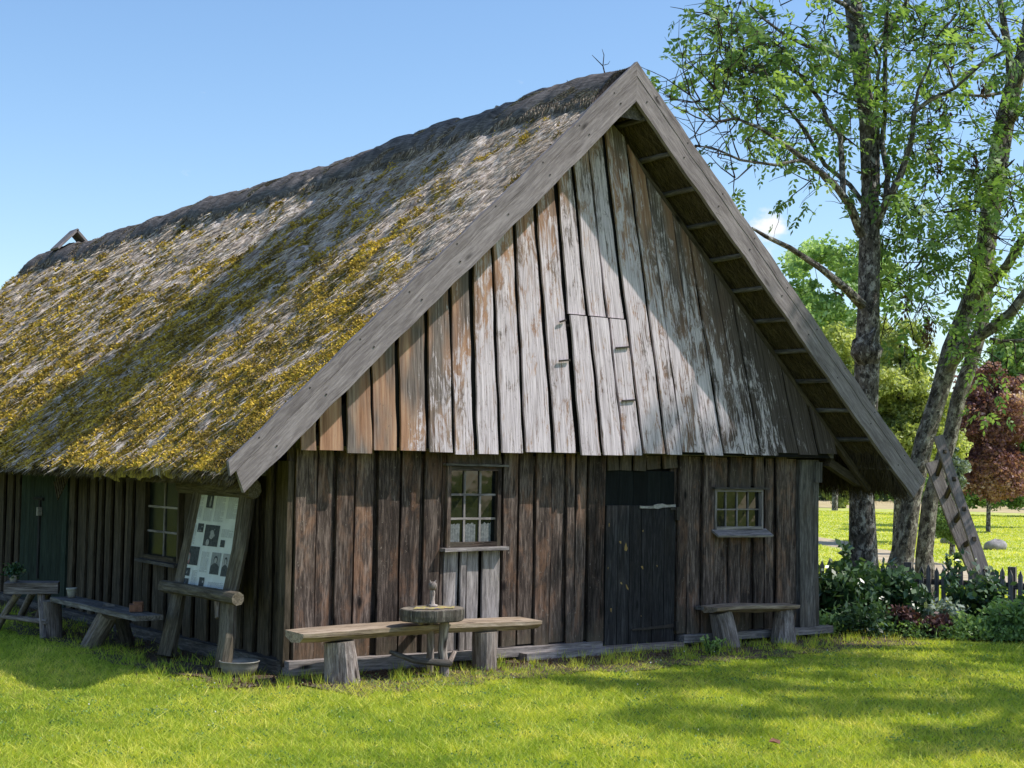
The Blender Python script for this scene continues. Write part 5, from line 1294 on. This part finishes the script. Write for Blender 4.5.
plant('tall_sprig', 842, 622, 16.0, .25, .98, 'bush', .055, 160, 'tall leafy sprig rising above the dark shrub by the barn', 'plant', 3, spiky=True)
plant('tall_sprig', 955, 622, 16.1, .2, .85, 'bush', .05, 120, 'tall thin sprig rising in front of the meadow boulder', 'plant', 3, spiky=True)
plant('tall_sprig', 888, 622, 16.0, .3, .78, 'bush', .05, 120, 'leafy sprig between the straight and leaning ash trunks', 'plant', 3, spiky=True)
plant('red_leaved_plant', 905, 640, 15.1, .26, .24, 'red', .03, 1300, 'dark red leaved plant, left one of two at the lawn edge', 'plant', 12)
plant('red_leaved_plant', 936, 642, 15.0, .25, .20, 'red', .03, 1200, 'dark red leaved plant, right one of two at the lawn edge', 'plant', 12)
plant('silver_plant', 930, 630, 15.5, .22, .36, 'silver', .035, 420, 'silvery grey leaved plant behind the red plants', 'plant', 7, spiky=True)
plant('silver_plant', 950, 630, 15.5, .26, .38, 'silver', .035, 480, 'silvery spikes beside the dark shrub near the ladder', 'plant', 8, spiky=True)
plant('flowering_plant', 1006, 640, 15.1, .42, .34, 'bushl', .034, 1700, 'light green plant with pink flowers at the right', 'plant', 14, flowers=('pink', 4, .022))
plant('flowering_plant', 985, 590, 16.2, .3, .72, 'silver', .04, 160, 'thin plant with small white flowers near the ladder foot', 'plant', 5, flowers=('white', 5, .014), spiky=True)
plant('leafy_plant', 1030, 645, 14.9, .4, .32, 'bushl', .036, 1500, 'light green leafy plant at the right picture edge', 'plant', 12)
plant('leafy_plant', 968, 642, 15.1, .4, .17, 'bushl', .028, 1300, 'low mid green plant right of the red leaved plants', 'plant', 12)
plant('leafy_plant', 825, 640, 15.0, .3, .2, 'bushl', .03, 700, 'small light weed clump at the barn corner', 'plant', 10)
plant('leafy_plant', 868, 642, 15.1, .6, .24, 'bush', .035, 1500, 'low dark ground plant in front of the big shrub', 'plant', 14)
plant('weed', 712, 644, 13.25, .16, .14, 'bushl', .022, 160, 'small weed growing beside the left stump of the short bench', 'plant', 6)
plant('leafy_plant', 1070, 640, 15.1, .7, .5, 'bush', .06, 1500, 'dark leafy plant just past the right picture edge', 'plant', 12)
gp = MB()
# low mixed ground cover of the bed
n = 9000; tt = rng.random(n); w_ = rng.random(n); BX = bedL[0]-.1+tt*(bedR[0]-bedL[0]+.6); BY = bedL[1]+tt*(bedR[1]-bedL[1])+w_*1.3
C = np.stack([BX, BY, rng.random(n)**1.5*.13], -1); V, F = cards(C, .024, (0, 0, .3)); o = raw_mesh('bed_ground_cover', V, F, M['bushl'], attrs={'r': np.repeat(rng.random(n)*.7, 4)}); o['kind'] = 'stuff'
# weeds and litter on the bare earth strips
n = 5000; X = rng.uniform(-.7, 6.2, n); Y = -np.abs(rng.normal(.28, .18, n))-.05; k = rng.random(n) < .3
X[k] = -np.abs(rng.normal(.3, .25, k.sum()))-.05; Y[k] = rng.uniform(-.5, 6, k.sum())
C = np.stack([X, Y, np.full(n, -.006)], -1); V, F = cards(C, .013, (0, 0, 0), 2.2); o = raw_mesh('litter', V, F, M['dry'], attrs={'r': np.repeat(rng.random(n), 4)}); o['kind'] = 'stuff'

# ------------------------------------------------------------------ light, sky, camera
sd_ = bpy.data.lights.new('sun', 'SUN'); sd_.energy = 5.0; sd_.angle = math.radians(.53); sd_.color = (1, .95, .87)
so = bpy.data.objects.new('sun', sd_); COL.objects.link(so); so.rotation_euler = Vector(tuple(SUN)).to_track_quat('Z', 'Y').to_euler()
w = bpy.data.worlds.new('World'); sc.world = w; w.use_nodes = True; nt = w.node_tree; nt.nodes.clear()
def wn(t, **k):
    n_ = nt.nodes.new('ShaderNode'+t)
    for a, b in k.items(): setattr(n_, a, b)
    return n_
sky = wn('TexSky', sky_type='NISHITA'); sky.sun_disc = False
sky.sun_elevation = math.asin(SUN[2]); sky.sun_rotation = math.atan2(SUN[0], SUN[1]); sky.altitude = 50; sky.air_density = 1.0; sky.dust_density = .8; sky.ozone_density = 2.0
tc = wn('TexCoord'); lk = nt.links.new
mp = wn('Mapping'); mp.inputs['Scale'].default_value = (30, 30, 50); lk(tc.outputs['Generated'], mp.inputs['Vector'])
ns = wn('TexNoise'); ns.inputs['Scale'].default_value = 1; ns.inputs['Detail'].default_value = 7; ns.inputs['Roughness'].default_value = .55; lk(mp.outputs[0], ns.inputs['Vector'])
def blob(d, r0, r1):
    dp = wn('VectorMath', operation='DISTANCE'); d = np.array(d); d = d/np.linalg.norm(d); dp.inputs[1].default_value = tuple(d)
    sc_ = wn('VectorMath', operation='MULTIPLY'); sc_.inputs[1].default_value = (1, 1, 1); lk(tc.outputs['Generated'], sc_.inputs[0]); lk(sc_.outputs[0], dp.inputs[0])
    mr = wn('MapRange'); mr.inputs['From Min'].default_value = r1; mr.inputs['From Max'].default_value = r0; lk(dp.outputs['Value'], mr.inputs['Value']); return mr.outputs[0]
bs = [blob(ray(772, 228), .002, .028), blob(ray(786, 234), .0, .016), blob(ray(760, 178), .0, .02), blob(ray(1005, 390), .0, .07), blob(ray(985, 300), .0, .06), blob(ray(1060, 330), .0, .09)]
amts = [1.15, .95, .3, .8, .6, .8]; cur = None
for b_, a_ in zip(bs, amts):
    mu = wn('Math', operation='MULTIPLY'); mu.inputs[1].default_value = a_; lk(b_, mu.inputs[0])
    if cur is None: cur = mu.outputs[0]
    else: mx = wn('Math', operation='MAXIMUM'); lk(cur, mx.inputs[0]); lk(mu.outputs[0], mx.inputs[1]); cur = mx.outputs[0]
ad = wn('Math', operation='ADD'); lk(cur, ad.inputs[0]); sb_ = wn('Math', operation='MULTIPLY_ADD'); sb_.inputs[1].default_value = 2.6; sb_.inputs[2].default_value = -1.66
lk(ns.outputs['Fac'], sb_.inputs[0]); lk(sb_.outputs[0], ad.inputs[1])
cm = wn('MapRange'); cm.interpolation_type = 'SMOOTHSTEP'; cm.inputs['From Min'].default_value = .18; cm.inputs['From Max'].default_value = .75; lk(ad.outputs[0], cm.inputs['Value'])
hs = wn('HueSaturation'); hs.inputs['Saturation'].default_value = 1.12; hs.inputs['Value'].default_value = 1.62; lk(sky.outputs[0], hs.inputs['Color'])
mixc = wn('MixRGB'); mixc.inputs['Color2'].default_value = (8.2, 8.3, 8.5, 1); lk(cm.outputs[0], mixc.inputs['Fac']); lk(hs.outputs[0], mixc.inputs['Color1'])
bg = wn('Background'); bg.inputs['Strength'].default_value = .125; lk(mixc.outputs[0], bg.inputs['Color'])
wo = wn('OutputWorld'); lk(bg.outputs[0], wo.inputs[0])

cd = bpy.data.cameras.new('camera'); cam = bpy.data.objects.new('camera', cd); COL.objects.link(cam)
cd.sensor_width = 36; cd.sensor_fit = 'HORIZONTAL'; cd.lens = FPX/1024*36; cd.clip_end = 2000; cd.clip_start = .1
mt = Matrix((( _R[0], _U[0], -_fw[0], CX), (_R[1], _U[1], -_fw[1], CY), (_R[2], _U[2], -_fw[2], CZ), (0, 0, 0, 1)))
cam.matrix_world = mt; sc.camera = cam
sc.view_settings.view_transform = 'Standard'; sc.view_settings.look = 'None'; sc.view_settings.exposure = 0; sc.view_settings.gamma = 1
sc.cycles.max_bounces = 6; sc.cycles.diffuse_bounces = 2; sc.cycles.transparent_max_bounces = 4

GR = {'shade_tree': None, 'broadleaf_tree': 'broad green trees in the background', 'garden_shrub': 'dark shrubs in the flower bed', 'tall_sprig': 'tall sprigs rising from the flower bed', 'red_leaved_plant': 'dark red leaved plants at the lawn edge',
      'silver_plant': 'silvery plants in the flower bed', 'flowering_plant': 'flowering plants in the flower bed', 'leafy_plant': 'low leafy plants in the flower bed', 'boulder': 'stones lying on the meadow', 'stone': 'foundation stones along the gable wall'}
for o in sc.objects:
    k = o.name.split('.')[0]
    if o.parent is None and GR.get(k): o['group'] = GR[k]
